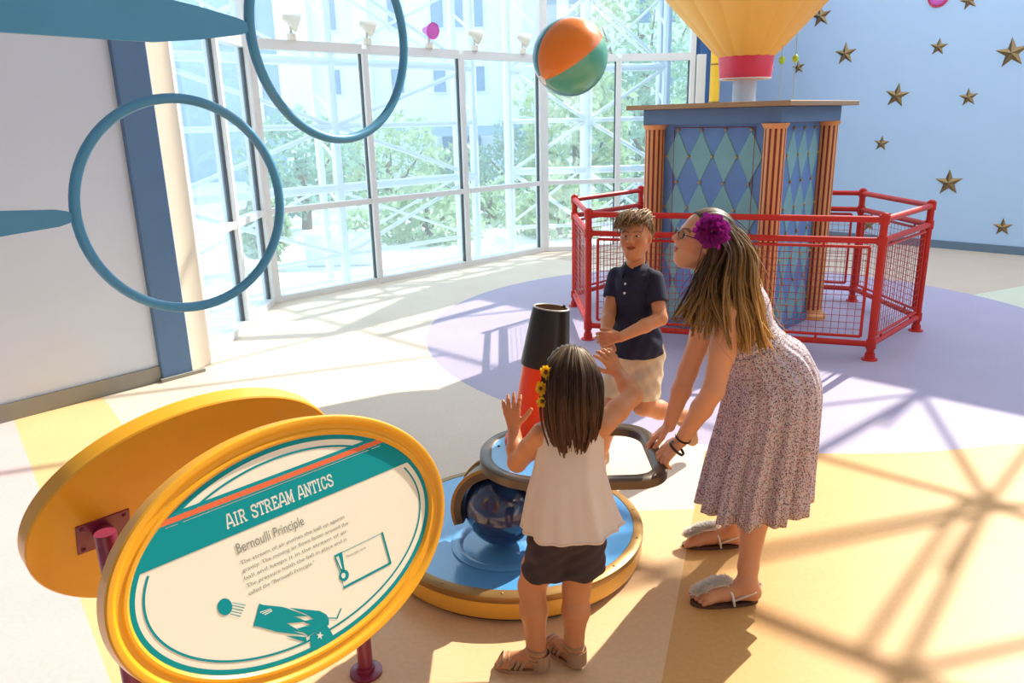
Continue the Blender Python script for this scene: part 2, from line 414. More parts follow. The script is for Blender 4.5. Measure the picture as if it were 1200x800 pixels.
# white steel lattice outside the glass
tr_root = empty('lattice_truss', (-1.5, 9.6, 0), 'white tubular steel lattice standing outside the glass', 'truss')
def tube_part(name, a, b, r, root, mname='truss_white', n=8):
    q = MB(); q.tube(a, b, r, n=n); return q.build(name, mname, root, smooth=40)
def lattice(a, b, off, nb, root, xb):
    a, b = V(*a, 0), V(*b, 0); d = nrm(b-a); n = V(-d[1], d[0], 0); a = a + n*off; b = b + n*off; Ln = np.linalg.norm(b-a); Z = V(0, 0, 1)
    hz = [.22, 1.0, 1.68, 2.36, 3.3, 4.2]
    for i in range(nb+1):
        p0 = a + d*Ln*i/nb
        tube_part('upright', p0 - Z*.1, p0 + Z*5.2, .055, root)
        tube_part('upright', p0 + n*.35 - Z*.1, p0 + n*.35 + Z*5.2, .045, root)
        for k in range(10):
            tube_part('rung', p0 + Z*(.3+.5*k), p0 + n*.35 + Z*(.55+.5*k), .016, root, n=6)
    for k, z in enumerate(hz):
        tube_part('crossbar', a + Z*z, b + Z*z, (.025, .05, .03, .05, .035, .05)[k], root)
    for i in range(nb):
        p0, p1 = a + d*Ln*i/nb, a + d*Ln*(i+1)/nb
        for k, (z0, z1) in enumerate(((.22, 1.0), (1.0, 1.68), (1.68, 2.36), (2.36, 3.3), (3.3, 4.2))):
            if (k+i) % 2: tube_part('brace', p0 + Z*z0, p1 + Z*z1, .026, root)
            else: tube_part('brace', p0 + Z*z1, p1 + Z*z0, .026, root)
            if k in (0, 3): tube_part('brace', p0 + n*.3 + Z*z0, p1 + n*.3 + Z*z1, .018, root); tube_part('brace', p0 + n*.3 + Z*z1, p1 + n*.3 + Z*z0, .018, root)
lattice((-2.4, 5.6), (-2.45, 7.6), .75, 1, tr_root, 0)
lattice((-3.0, 7.0), (.0, 10.0), .62, 2, tr_root, 0)
lattice((.1, 10.3), (2.3, 10.5), .75, 2, tr_root, 0)

# building across the yard
BY = 27.0
b_root = empty('office_building', (-2, BY, -.2), 'pale blue-white building with narrow upright windows beyond the trees', 'building')
def bx(name, x0, x1, z0, z1, y0, y1, mname, root):
    q = MB(); q.box(((x0+x1)/2, (y0+y1)/2, (z0+z1)/2), ((x1-x0)/2, (y1-y0)/2, (z1-z0)/2)); return q.build(name, mname, root)
bx('wall', -15, 9.5, -.15, 12, BY, BY+4, 'building_white', b_root)
for x0, x1 in ((-7.4, -6.4), (-4.9, -4.4), (-.1, .6), (3.2, 3.8), (6.2, 6.9)): bx('pilaster', x0, x1, -.15, 12, BY-.5, BY-.01, 'building_white', b_root)
bx('glass_front', -14.6, -7.5, -.15, 12, BY-.12, BY-.01, 'building_blue', b_root)
for x0 in (-13, -11.4, -9.8, -8.2): bx('glazing_bar', x0, x0+.1, -.15, 12, BY-.2, BY-.13, 'building_white', b_root)
for z0, z1 in ((4.6, 6.4), (2.6, 3.5), (7.4, 9.2)):
    for xc in (-5.7, -3.6, -2.2, -1.55, -.9, 1.5, 2.3, 4.6, 5.4):
        wn = bx('window', xc-.26, xc+.26, z0, z1, BY-.06, BY-.01, 'building_white', b_root)
        bx('pane', xc-.2, xc+.2, z0+.06, z1-.06, BY-.09, BY-.061, 'pane_dark', wn)
bx('canopy', -3.9, .9, 1.25, 1.55, BY-1.6, BY-.51, 'building_blue', b_root)
bx('doorway', -2.2, -.9, -.15, 1.24, BY-.1, BY-.01, 'pane_dark', b_root)
# side wing to the left, seen through the narrow facet
w_root = empty('side_wing', (-16, 16, -.2), 'pale side wing of a building left of the yard', 'building')
q = MB(); q.box((-17, 17, 5.9), (1.5, 9, 6.1)); q.build('wall', 'building_white', w_root)
for k in range(5):
    q = MB(); q.box((-15.47, 10+k*3, 3.2), (.03, .7, 1.6)); q.build('window', 'pane_dark', w_root)

# shrubs and trees
def leaves(c, rad, n, size):
    c = np.asarray(c, float); u = rng.normal(size=(n, 3)); u /= np.linalg.norm(u, axis=1)[:, None]
    r = rng.uniform(.45, 1.05, n)**.6
    lump = 1 + .18*np.sin(u[:, 0]*7+c[0]) * np.sin(u[:, 2]*6+c[1])
    P = c + u*(r*lump)[:, None]*np.asarray(rad)
    a = rng.normal(size=(n, 3)); a /= np.linalg.norm(a, axis=1)[:, None]
    b = np.cross(a, rng.normal(size=(n, 3))); b /= np.linalg.norm(b, axis=1)[:, None]
    s = size*rng.uniform(.6, 1.4, n)[:, None]
    vv = np.stack([P - a*s, P + b*s*.45, P + a*s, P - b*s*.45], 1).reshape(-1, 3)
    return vv, np.arange(n*4).reshape(-1, 4)
def tree(name, px, py, Y, rad, n, size, label, cat, group, mname):
    c = at(px, py, Y); root = empty(name, (c[0], c[1], -.12), label, cat, group)
    q = MB(); top = max(c[2], .3); q.path([(c[0], c[1], -.14), (c[0]+.05, c[1], top*.4), (c[0]-.04, c[1]+.05, top)], [.10*rad[0], .08*rad[0], .04*rad[0]], 7)
    for k in range(4):
        t = k*1.6; q.path([(c[0], c[1], top*.35), (c[0]+math.cos(t)*rad[0]*.3, c[1]+math.sin(t)*rad[1]*.3, top*.7), (c[0]+math.cos(t)*rad[0]*.6, c[1]+math.sin(t)*rad[1]*.6, top+rad[2]*.2)], [.05*rad[0], .03*rad[0], .01], 5)
    q.build('trunk', 'bark', root, True)
    vv, ff = leaves(c, rad, n, size); mesh_obj('foliage', vv, ff, mname, root)
    return root
for px, py, Y, rad, nm, lab in ((352, 190, 14, (1.0, .9, .9), 'leaf_dark', 'dark green shrub outside, behind the planter box'), (455, 190, 16.6, (1.2, 1, 1.0), 'leaf', 'light green shrub outside, behind the low shrub of the middle bay'), (500, 262, 12.3, (.85, .8, .72), 'leaf', 'low light green shrub outside the middle bay of the long facet'),
        (575, 268, 14.2, (1.0, .8, .9), 'leaf', 'low light green shrub outside the bay under the cream lamps'), (608, 200, 19.2, (1.1, .9, 1.2), 'leaf_dark', 'dark green shrub outside, under the beach ball'), (308, 268, 9.9, (.3, .3, .4), 'leaf', 'smallest light green shrub outside, beside the planter box'),
        (655, 262, 12.6, (.75, .7, .8), 'leaf', 'light green shrub outside the facet behind the pedestal'), (715, 262, 14.4, (.8, .7, .8), 'leaf_dark', 'dark green shrub outside the facet behind the pedestal'), (535, 205, 22.5, (1.1, .9, .9), 'leaf', 'light green shrub before the doorway of the pale building'), (395, 215, 19.5, (1.2, 1, 1), 'leaf_dark', 'dark green shrub before the glass front of the pale building')):
    tree('shrub', px, py, Y, rad, 1500, .085, lab, 'shrub', 'shrubs outside the glass', nm)
for px, py, Y, rad, nm, lab in ((675, 165, 17.0, (1.3, 1.0, 1.7), 'leaf', 'light green tree outside, right below the beach ball'), (775, 150, 20, (1.9, 1.3, 2.2), 'leaf_dark', 'dark green tree outside, behind the pedestal top'), (755, 40, 24, (2.3, 1.6, 2.8), 'leaf', 'tallest light green tree, outside behind the others'), (812, 220, 15.0, (.95, .8, 1.5), 'leaf', 'lower light green tree outside, beside the glazing end post')):
    tree('tree', px, py, Y, rad, 2600, .11, lab, 'tree', 'trees behind the pedestal glass', nm)
# white planter box outside the first bay
pl = gz(378, 330, -.12); root = empty('planter_box', (pl[0], pl[1]+1.3, -.12), 'white planter box outside the long glazed facet', 'planter')
q = MB(); q.box((pl[0], pl[1]+1.3, .1), (.45, .3, .22), bevel=.02); q.build('box', 'building_white', root)
vv, ff = leaves((pl[0]+.25, pl[1]+1.3, .42), (.3, .25, .18), 260, .05); mesh_obj('foliage', vv, ff, 'leaf', root)

# roof space frame above the blue wall: its shadow falls over the floor
rt = empty('roof_space_frame', (4, 6, 5.4), 'white tubular space frame carrying the glass roof', 'truss')
e1, e2 = V(.69, .724, 0), V(.724, -.69, 0); hub = V(2.12, 3.09, 0) + 5.45*V(.805, .863, 0)
def node(i, j, z=5.45): return hub + e1*2.4*i + e2*1.2*j + V(0, 0, z)
for i in range(-3, 2):
    for j in range(-8, -2, 2):
        tube_part('chord', node(i, j), node(i+1, j), .026, rt)
        tube_part('chord', node(i, j) + V(0, 0, .6), node(i+1, j) + V(0, 0, .6), .022, rt)
        if i % 2 == 0: tube_part('chord', node(i, j), node(i, j+2), .026, rt)
        tube_part('brace', node(i, j), node(i+1, j+1), .022, rt)
        tube_part('post', node(i, j), node(i, j) + V(0, 0, .6), .022, rt)
def over(x, y, z=5.45): return V(x, y, 0) + z*V(.805, .863, 1)          # the roof point whose shade falls on floor point x, y
S1, S2, S3 = (2.12, 3.09), (2.55, 4.50), (1.20, 2.02)
def member(a, b, r, dz=0., z=5.45): tube_part('brace', over(*a, z), over(*b, z+dz), r, rt)
for a, b, r in ((S1, (.9, 4.25), .022), (S1, (.2, 2.54), .022), ((2.13, 3.03), (.2, 2.46), .020), (S1, S2, .026), (S2, (.95, 3.14), .034), (S2, (1.2, 4.18), .018), (S1, S3, .024), ((2.06, 3.16), (1.10, 2.10), .022), (S3, (.1, 2.98), .034), (S3, (3.2, 2.55), .022),
        (S1, (3.6, 2.75), .022), (S1, (2.9, 1.9), .024), (S1, (3.4, 4.4), .022), (S2, (3.9, 3.1), .022), (S3, (.4, .9), .024), (S3, (2.4, 1.1), .024), (S2, (3.3, 5.3), .024)):
    member(a, b, r)
for s_ in (S1, S2, S3):
    tube_part('post', over(*s_), over(*s_) + V(0, 0, .6), .022, rt)
    q = MB(); q.sphere(over(*s_), .055, 12, 8); q.build('node', 'truss_white', rt, True)

# ================================================================== WALL STARS
wn = nrm(V(-1, -1, 0)); wx = nrm(V(1, -1, 0)); W0 = V(5.42, 9.84, 0)
def star_mesh(R, r, h):
    vv = [(0, 0, h)] + [((R if k % 2 == 0 else r)*math.sin(math.pi*k/5), (R if k % 2 == 0 else r)*math.cos(math.pi*k/5), 0) for k in range(10)]
    ff = [(0, 1+(k+1) % 10, 1+k) for k in range(10)] + [tuple(range(1, 11))]
    me = bpy.data.meshes.new('wall_star'); me.from_pydata(vv, [], ff); me.update(); me.materials.append(MATS['star_bronze']); return me
SM = star_mesh(1, .40, .22)
for x, y, s, rot, lab in ((962, 19, 12, .1, 'bronze star on the blue wall, half behind the yellow balloon'), (991, 63, 12, .05, 'large bronze star up the blue wall, second from the balloon'), (936, 79, 7.5, .15, 'small bronze star beside the green beads'),
        (1100, 55, 9, -.05, 'small bronze star high on the blue wall'), (1186, 62, 15, .1, 'largest bronze star high on the blue wall'), (1051, 112, 13, -.1, 'large bronze star level with the top of the pedestal'),
        (1135, 114, 9.5, .1, 'small bronze star beside the star level with the pedestal top'), (1033, 168, 8.5, -.05, 'small bronze star nearest the pedestal column'), (1112, 214, 14, .05, 'large bronze star just above the red railing corner'),
        (1175, 266, 9.5, .05, 'small bronze star low on the blue wall near the baseboard'), (1136, 1, 9, .2, 'small bronze star above the other small high star'), (1018, 263, 8, .1, 'bronze star low on the wall behind the railing mesh')):
    p = onplane(x, y, W0, wn); R = s*np.linalg.norm(p-EYE)/935
    o = bpy.data.objects.new('wall_star', SM); COL.objects.link(o)
    up = V(0, 0, 1); ax = wx*math.cos(rot) + up*math.sin(rot); ay = np.cross(wn, ax)
    o.matrix_world = basis(ax*R, ay*R, wn*R, p + wn*.002); tag(o, lab, 'star', 'bronze wall stars')
p = onplane(1100, -4, W0, wn); root = empty('wall_roundel', p, 'magenta roundel on the blue wall among the stars', 'ornament')
q = MB(); q.lathe(p + wn*.001, [(.001, .05), (.06, .045), (.10, .02), (.105, 0)], 24, axis=wn); q.build('disc', 'lamp_pink', root, True)
q = MB(); q.lathe(p + wn*.001, [(.105, 0), (.112, .02), (.12, .012), (.122, 0)], 24, axis=wn); q.build('rim', 'skirt_red', root, True)

# yellow pipe in the corner
b = V(2.62, 10.12, 0); pr = empty('yellow_pipe', b, 'yellow upright pipe with bands in the corner beside the glass', 'pipe')
q = MB(); q.tube(b, b + V(0, 0, 4.6), .062, n=24); q.build('pipe', 'pipe_yellow', pr, 40)
for z in (.5, 1.2, 1.85, 2.3, 2.8, 3.5):
    q = MB(); q.tube(b + V(0, 0, z), b + V(0, 0, z+.018), .066, n=24); q.build('band', 'gold_rim', pr, 40)

# ledge lamps on the transom
ta, tb = V(-2.39, 7.48, 0), V(.44, 10.24, 0); td = nrm(tb-ta); tn = V(td[1], -td[0], 0)
def lamp(px, pink, label):
    d_ = ray(px, 60); n_ = V(-td[1], td[0], 0); t = ((ta + tn*.045 - EYE)@n_)/(d_@n_); p = EYE + d_*t; p = V(p[0], p[1], 2.475)
    root = empty('spot_lamp', p, label, 'lamp', 'lamps on the glazing ledge')
    q = MB(); q.lathe(p, [(.001, 0), (.045, 0), (.045, .05), (.03, .06), (.001, .06)], 16); q.build('base', 'lamp_white', root, 40)
    q = MB(); q.tube(p + V(0, 0, .055), p + V(0, 0, .14), .014); q.build('stem', 'lamp_white', root, True)
    c = p + V(0, 0, .18); ax = nrm(tn - V(0, 0, .15)) if pink else nrm(tn*.35 + td*.85 - V(0, 0, .35))
    q = MB(); q.lathe(c, [(.001, -.07), (.03, -.07), (.045, -.02), (.085, .07), (.088, .085), (.078, .08), (.05, .02), (.001, .015)], 20, axis=ax)
    q.build('head', 'lamp_pink' if pink else 'lamp_white', root, 50)
    if pink: q = MB(); q.lathe(c, [(.001, .078), (.075, .078), (.075, .074), (.001, .074)], 20, axis=ax); q.build('lens', 'lamp_pink', root)
lamp(343, False, 'cream spot lamp on the ledge, ringed by the upper hoop')
lamp(431, False, 'cream spot lamp on the ledge beside the rim of the upper hoop')
lamp(503, True, 'magenta spot lamp on the glazing ledge')
lamp(556, False, 'cream spot lamp on the ledge between the magenta lamp and the beach ball')
lamp(612, False, 'cream spot lamp on the ledge beside the beach ball')

# ================================================================== PEDESTAL
PC = V(1.895, 6.40, 0); ph = math.radians(42.5)
pa = V(math.cos(ph), -math.sin(ph), 0); pb = V(math.sin(ph), math.cos(ph), 0); Z = V(0, 0, 1); HS = .50
ped = empty('pedestal', PC, 'blue harlequin pedestal with striped orange corner columns and wooden top', 'pedestal')
q = MB(); q.box(PC + Z*.82, (HS-.035, HS-.035, .82), (pa, pb, Z)); q.build('body', 'ped_panel', ped)
q = MB(); q.box(PC + Z*.03, (HS+.0, HS+.0, .03), (pa, pb, Z), bevel=.005); q.build('plinth', 'ped_frieze', ped)
q = MB(); q.box(PC + Z*1.695, (HS+.07, HS+.07, .058), (pa, pb, Z), bevel=.004); q.build('frieze', 'ped_frieze', ped)
q = MB(); q.box(PC + Z*1.771, (HS+.17, HS+.17, .018), (pa, pb, Z), bevel=.004); q.build('top_board', 'wood_edge', ped)
def dia_mesh(w, h, t):
    vv = [(0, h, 0), (w, 0, 0), (0, -h, 0), (-w, 0, 0)]; k = .93
    vv = vv + [(x*k, y*k, t) for x, y, _ in vv]
    me = bpy.data.meshes.new('diamond'); me.from_pydata(vv, [], [(7, 6, 5, 4)[::-1]] + [(i, (i+1) % 4, 4+(i+1) % 4, 4+i) for i in range(4)][::1]); me.update(); me.materials.append(MATS['ped_teal']); return me
def half_mesh(w, h, t, top):
    s_ = -1 if top else 1
    vv = [(-w, 0, 0), (w, 0, 0), (0, s_*h, 0)]; vv = vv + [(x*.95, y*.95, t) for x, y, _ in vv]
    me = bpy.data.meshes.new('diamond'); me.from_pydata(vv, [], [(3, 4, 5), (0, 1, 4, 3), (1, 2, 5, 4), (2, 0, 3, 5)]); me.update(); me.materials.append(MATS['ped_teal']); return me
q = MB(); q.sphere((0, 0, 0), (.013, .013, .010), 8, 5); STUD = bpy.data.meshes.new('stud'); STUD.from_pydata(q.v, [], q.f); STUD.materials.append(MATS['stud_gold']); STUD.polygons.foreach_set('use_smooth', [True]*len(STUD.polygons))
CW, RH = .205, .40
DM = dia_mesh(CW/2, RH/2, .006)
# faces: front-left (normal -pb) and right (normal pa), and the two behind
for nrm_, ax in ((-pb, pa), (pa, pb), (pb, -pa), (-pa, -pb)):
    f0 = PC + nrm_*(HS-.034)
    for r in range(4):
        zc = 1.595 - RH/2 - RH*r
        for c in range(4):
            xo = (c-1.5)*CW
            inst('diamond', DM, basis(ax, Z, nrm_, f0 + ax*xo + Z*zc), ped)
    for r in range(5):
        for c in range(4): inst('stud', STUD, basis(ax, Z, nrm_, f0 + ax*(c-1.5)*CW + Z*(1.595-RH*r) + nrm_*.008), ped)
        if r < 4:
            for c in range(5): inst('stud', STUD, basis(ax, Z, nrm_, f0 + ax*(c-2)*CW*.99 + Z*(1.595-RH/2-RH*r) + nrm_*.008), ped)
# door seam on the front face
f0 = PC - pb*(HS-.029)
for xo in (-.34, .335):
    q = MB(); q.box(f0 + pa*xo + Z*.83, (.0025, .002, .77), (pa, pb, Z)); q.build('door_seam', 'pillar_red', ped)
q = MB(); q.box(f0 + Z*1.612, (.34, .002, .003), (pa, pb, Z)); q.build('door_seam', 'pillar_red', ped)
# fluted corner columns
for sa in (-1, 1):
    for sb in (-1, 1):
        cc = PC + pa*HS*sa + pb*HS*sb
        prof = []
        nn = 96; vv = []; R0 = .074
        for z in (.075, 1.605):
            for i in range(nn):
                t = 2*math.pi*i/nn; k = math.cos(t*12); rr = R0 + (.004 if k > -.1 else -.006)
                vv.append(cc + V(math.cos(t)*rr, math.sin(t)*rr, z))
        ff = [(i, (i+1) % nn, nn+(i+1) % nn, nn+i) for i in range(nn)]
        pil = mesh_obj('column', vv, ff, 'pillar_orange', ped)
        for k in range(12):
            t = 2*math.pi*(k+.5)/12; u = V(math.cos(t), math.sin(t), 0); s_ = V(-u[1], u[0], 0)
            q = MB(); q.box(cc + u*(R0-.003) + Z*.84, (.0075, .004, .76), (s_, u, Z)); q.build('flute', 'pillar_red', pil)
        q = MB(); q.lathe(cc, [(.001, 1.60), (.079, 1.60), (.083, 1.605), (.097, 1.63), (.099, 1.637), (.001, 1.637)], 32); q.build('capital', 'pillar_orange', pil, 40)
        q = MB(); q.lathe(cc, [(.001, .0), (.115, .0), (.115, .03), (.10, .045), (.085, .055), (.081, .078), (.001, .078)], 32); q.build('base', 'pillar_orange', pil, 40)

# ================================================================== RAILING
RA, RB_, RC = V(.61, 5.91, 0), V(2.55, 5.21, 0), V(3.25, 5.93, 0)
rc = V(1.91, 6.45, 0)
RP = [RA, RB_, RC, 2*rc-RA, 2*rc-RB_, 2*rc-RC]
RP[4] = V(1.33, 7.80, 0); RP[5] = V(.60, 7.05, 0); RP[3] = V(3.20, 7.0, 0)
rail = empty('guard_railing', rc, 'red tubular guard railing with wire mesh panels around the pedestal', 'railing')
PRr = .026
for p in RP:
    q = MB(); q.tube(p, p + Z*1.03, PRr, n=16); q.sphere(p + Z*1.03, (PRr, PRr, .012), 16, 6); po = q.build('post', 'red_paint', rail, 40)
    q = MB(); q.lathe(p, [(.001, 0), (.055, 0), (.055, .008), (.036, .012), (.034, .05), (.001, .05)], 20); q.build('foot_flange', 'red_paint', po, 40)
    for z in (.995, .85, .115):
        q = MB(); q.tube(p + Z*(z-.032), p + Z*(z+.032), .034, n=16); q.build('collar', 'red_paint', po, 40)
for i in range(6):
    a, b = RP[i], RP[(i+1) % 6]; d = nrm(b-a); Ln = np.linalg.norm(b-a); n_ = V(-d[1], d[0], 0)
    for z, nm in ((.995, 'top_rail'), (.85, 'middle_rail'), (.115, 'bottom_rail')):
        q = MB(); q.tube(a + d*.02 + Z*z, b - d*.02 + Z*z, .022, n=14); q.build(nm, 'red_paint', rail, 40)
    # mesh panel with its own frame
    a2, b2 = a + d*.075, b - d*.075; z0, z1 = .165, .805
    q = MB()
    q.tube(a2 + Z*z0, b2 + Z*z0, .011, n=8); q.tube(a2 + Z*z1, b2 + Z*z1, .011, n=8); q.tube(a2 + Z*z0, a2 + Z*z1, .011, n=8); q.tube(b2 + Z*z0, b2 + Z*z1, .011, n=8)
    pf = q.build('panel_frame', 'red_paint', rail, 40)
    q = MB(); L2 = np.linalg.norm(b2-a2); k = int(L2/.05)
    for j in range(1, k): q.tube(a2 + d*L2*j/k + Z*z0, a2 + d*L2*j/k + Z*z1, .0021, n=4, cap=False)
    for j in range(1, 13): q.tube(a2 + Z*(z0+(z1-z0)*j/13), b2 + Z*(z0+(z1-z0)*j/13), .0021, n=4, cap=False)
    wm = q.build('wire_mesh', 'wire_red', pf); wm['kind'] = 'stuff'
    for zz, zr in ((z0, .115), (z1, .85)):
        for f in (.18, .82):
            q = MB(); q.tube(a + d*Ln*f + Z*zz, a + d*Ln*f + Z*zr, .009, n=8); q.build('panel_clip', 'red_paint', pf, 40)

# ================================================================== BALLOON
bal = empty('model_balloon', PC + Z*1.79, 'yellow model hot air balloon with a red skirt above the pedestal', 'balloon')
BP = [(.205, 2.13), (.27, 2.19), (.40, 2.33), (.595, 2.535), (.79, 2.76), (.93, 2.95), (1.0, 3.15), (1.0, 3.35), (.91, 3.55), (.73, 3.72), (.42, 3.84), (.02, 3.89)]
pr_ = np.array(BP); tt = np.linspace(0, len(BP)-1, 40)
rr_ = np.interp(tt, range(len(BP)), pr_[:, 0]); zz_ = np.interp(tt, range(len(BP)), pr_[:, 1])
NG = 16
for g in range(NG):
    t0, t1 = 2*math.pi*g/NG+.12, 2*math.pi*(g+1)/NG+.12; vv = []; mseg = 7
    for r, z in zip(rr_, zz_):
        for k in range(mseg):
            f = k/(mseg-1); t = t0 + (t1-t0)*f; puff = 1 + .028*(math.sin(math.pi*f)**.6) - .012
            vv.append(PC + V(math.cos(t)*r*puff, math.sin(t)*r*puff, z))
    ff = [(i*mseg+k, i*mseg+k+1, (i+1)*mseg+k+1, (i+1)*mseg+k) for i in range(len(rr_)-1) for k in range(mseg-1)]
    mesh_obj('gore', vv, ff, 'balloon_yellow', bal, True)
q = MB(); q.lathe(PC, [(.205, 2.145), (.212, 2.135), (.198, 1.975), (.194, 1.972), (.19, 1.98), (.20, 2.13)], 40); q.build('skirt', 'skirt_red', bal, 40)
q = MB(); q.lathe(PC, [(.198, 1.978), (.201, 1.971), (.193, 1.966), (.19, 1.974)], 40, closed=True); q.build('skirt_hem', 'ball_white', bal, True)
q = MB(); q.lathe(PC, [(.001, 1.7905), (.105, 1.7905), (.105, 1.80), (.09, 1.805), (.09, 2.10), (.001, 2.10)], 32)
# frosted clear tube
mt, nt, N, L, p = nodes_of('clear_tube'); p.inputs['Base Color'].default_value = (.72, .82, .90, 1); p.inputs['Roughness'].default_value = .12; p.inputs['Alpha'].default_value = .55
q.build('tube', 'clear_tube', bal, 40)
for ang, zb, lab in ((-.75, 2.09, 'thin cord with a green bead touching the balloon skirt'), (-.2, 2.11, 'thin cord with a green bead nearest the wall stars')):
    c = PC + V(math.cos(ang)*(.27 if ang < -.5 else .37), math.sin(ang)*.37, 0)
    zt = 2.29 if ang > -.5 else 2.2
    root = empty('bead_cord', c + Z*1.79, lab, 'cord', 'bead cords under the balloon')
    q = MB(); q.tube(c + Z*1.79, c + Z*zt, .0035, n=6); q.build('line', 'cord', root)
    q = MB(); q.sphere(c + Z*zb, (.024, .024, .030), 14, 8); q.build('bead', 'clear_bead', root, True)

# ================================================================== HOOPS
def hoop(px, py, Y, R, ang, arm_len, hA, label, tilt=0.):
    c = at(px, py, Y); e = V(math.cos(ang), math.sin(ang), 0); n_ = V(math.sin(ang), -math.cos(ang), 0)
    end = c - e*(R+arm_len); base = V(end[0], end[1], 0)
    root = empty('hoop_target', base, label, 'hoop', 'blue hoop targets')
    q = MB(); q.path([c + e*R*math.cos(t) + Z*R*math.sin(t) for t in np.linspace(0, 2*math.pi, 72, endpoint=False)], .0155, 12, closed=True)
    q.build('ring', 'hoop_blue', root, True)
    # flat paddle arm with a rounded, tapering end
    prof = [(0., .010), (.012, .017), (.04, .024), (.16, hA*.72), (.30, hA*.98), (.42, hA), (arm_len, hA*1.05)]
    top = [(R+.010+a, h) for a, h in prof]; poly = [(-a, h) for a, h in top] + [(-a, -h) for a, h in reversed(top)]
    q = MB(); q.prism(poly, .016, c - n_*.008, (e, Z, n_)); q.build('arm', 'hoop_blue', root)
    q = MB(); q.tube(base, V(end[0], end[1], c[2]+.15), .045, n=20); q.build('post', 'hoop_blue', root, 40)
    q = MB(); q.lathe(base, [(.001, 0), (.16, 0), (.16, .012), (.05, .02), (.05, .05), (.001, .05)], 28); q.build('base', 'hoop_blue', root, 40)
hoop(219, 241, 2.46, .325, math.radians(46), .85, .045, 'blue hoop on a flat arm, below and in front of the white wall')
hoop(392, 42, 2.72, .33, math.radians(54), 1.75, .060, 'blue hoop on a flat arm, in front of the glazed facets')

# ================================================================== BEACH BALL
bc = at(668, 67, 2.86); BR = .132
ball = empty('beach_ball', bc, 'orange, teal and green beach ball floating above the cannon', 'ball')
axp = nrm(RT*.74 + UP*.66 + FW*.12); ref = nrm(-FW - axp*((-FW)@axp)); oth = np.cross(axp, ref)
if oth@UP < 0: oth = -oth
for (t0, t1, mn) in ((-27, 52, 'ball_orange'), (52, 104, 'ball_teal'), (104, 150, 'ball_white'), (150, 196, 'ball_orange'), (196, 264, 'ball_teal'), (264, 333, 'ball_green')):
    nt_, npn = 14, 22; vv = []
    for i in range(npn+1):
        la = math.radians(8) + math.radians(164)*i/npn
        for k in range(nt_+1):
            f = k/nt_; lo = math.radians(t0 + (t1-t0)*f); r = BR*(1 - .012*(1-math.sin(math.pi*f)**.35))
            vv.append(bc + axp*r*math.cos(la) + (ref*math.cos(lo) + oth*math.sin(lo))*r*math.sin(la))
    ff = [(i*(nt_+1)+k, i*(nt_+1)+k+1, (i+1)*(nt_+1)+k+1, (i+1)*(nt_+1)+k) for i in range(npn) for k in range(nt_)]
    mesh_obj('panel', vv, ff, mn, ball, True)
for s_ in (1, -1):
    q = MB(); q.lathe(bc, [(.001, s_*BR*1.003), (BR*.08, s_*BR*.998), (BR*.15, s_*BR*.984)], 20, axis=axp); q.build('end_cap', 'ball_white', ball, True)

# ================================================================== OVAL SIGNS
SANG, STILT = math.radians(46.36), math.radians(16.5)
SE = V(math.cos(SANG), math.sin(SANG), 0); SN0 = V(math.sin(SANG), -math.cos(SANG), 0)
CA, CB = V(-.521, 1.652, .719), V(-.932, 2.026, .704); SA, SB = .45, .304
def sframe(back):
    n0 = -SN0 if back else SN0; e = -SE if back else SE
    return e, -n0*math.sin(STILT) + Z*math.cos(STILT), n0*math.cos(STILT) + Z*math.sin(STILT)
MIDS = (CA+CB)/2
stand = empty('sign_stand', V(MIDS[0], MIDS[1], 0), 'maroon two-post stand holding the two yellow oval signs', 'stand')
for s_ in (-1, 1):
    b = V(MIDS[0], MIDS[1], 0) + SE*.335*s_
    q = MB(); q.lathe(b, [(.001, 0), (.052, 0), (.052, .010), (.03, .014), (.03, .03), (.001, .03)], 24); q.build('foot_flange', 'maroon', stand, 40)
    q = MB(); q.tube(b, b + Z*.80, .024, n=20); q.build('post', 'maroon', stand, 40)
    for C_, back in ((CA, False), (CB, True)):
        e, up, n_ = sframe(back); a0 = b + Z*.725
        pt = C_ + SE*.268*s_ - n_*.052
        q = MB(); q.tube(a0, pt, .024, n=16); q.build('arm', 'maroon', stand, 40)
        q = MB(); q.box(pt + n_*.002, (.066, .047, .004), (SE, up, n_), bevel=.001); pl_ = q.build('mounting_plate', 'maroon', stand)
        for i in (-1, 1):
            for j in (-1, 1):
                q = MB(); q.sphere(pt - n_*.003 + SE*.052*i + up*.034*j, .006, 8, 5); q.build('bolt', 'maroon', pl_, True)
def ell_off(a, b, t, d):     # point on the ellipse, moved inwards by d
    nx, ny = math.cos(t)/a, math.sin(t)/b; l = math.hypot(nx, ny); return a*math.cos(t)-d*nx/l, b*math.sin(t)-d*ny/l
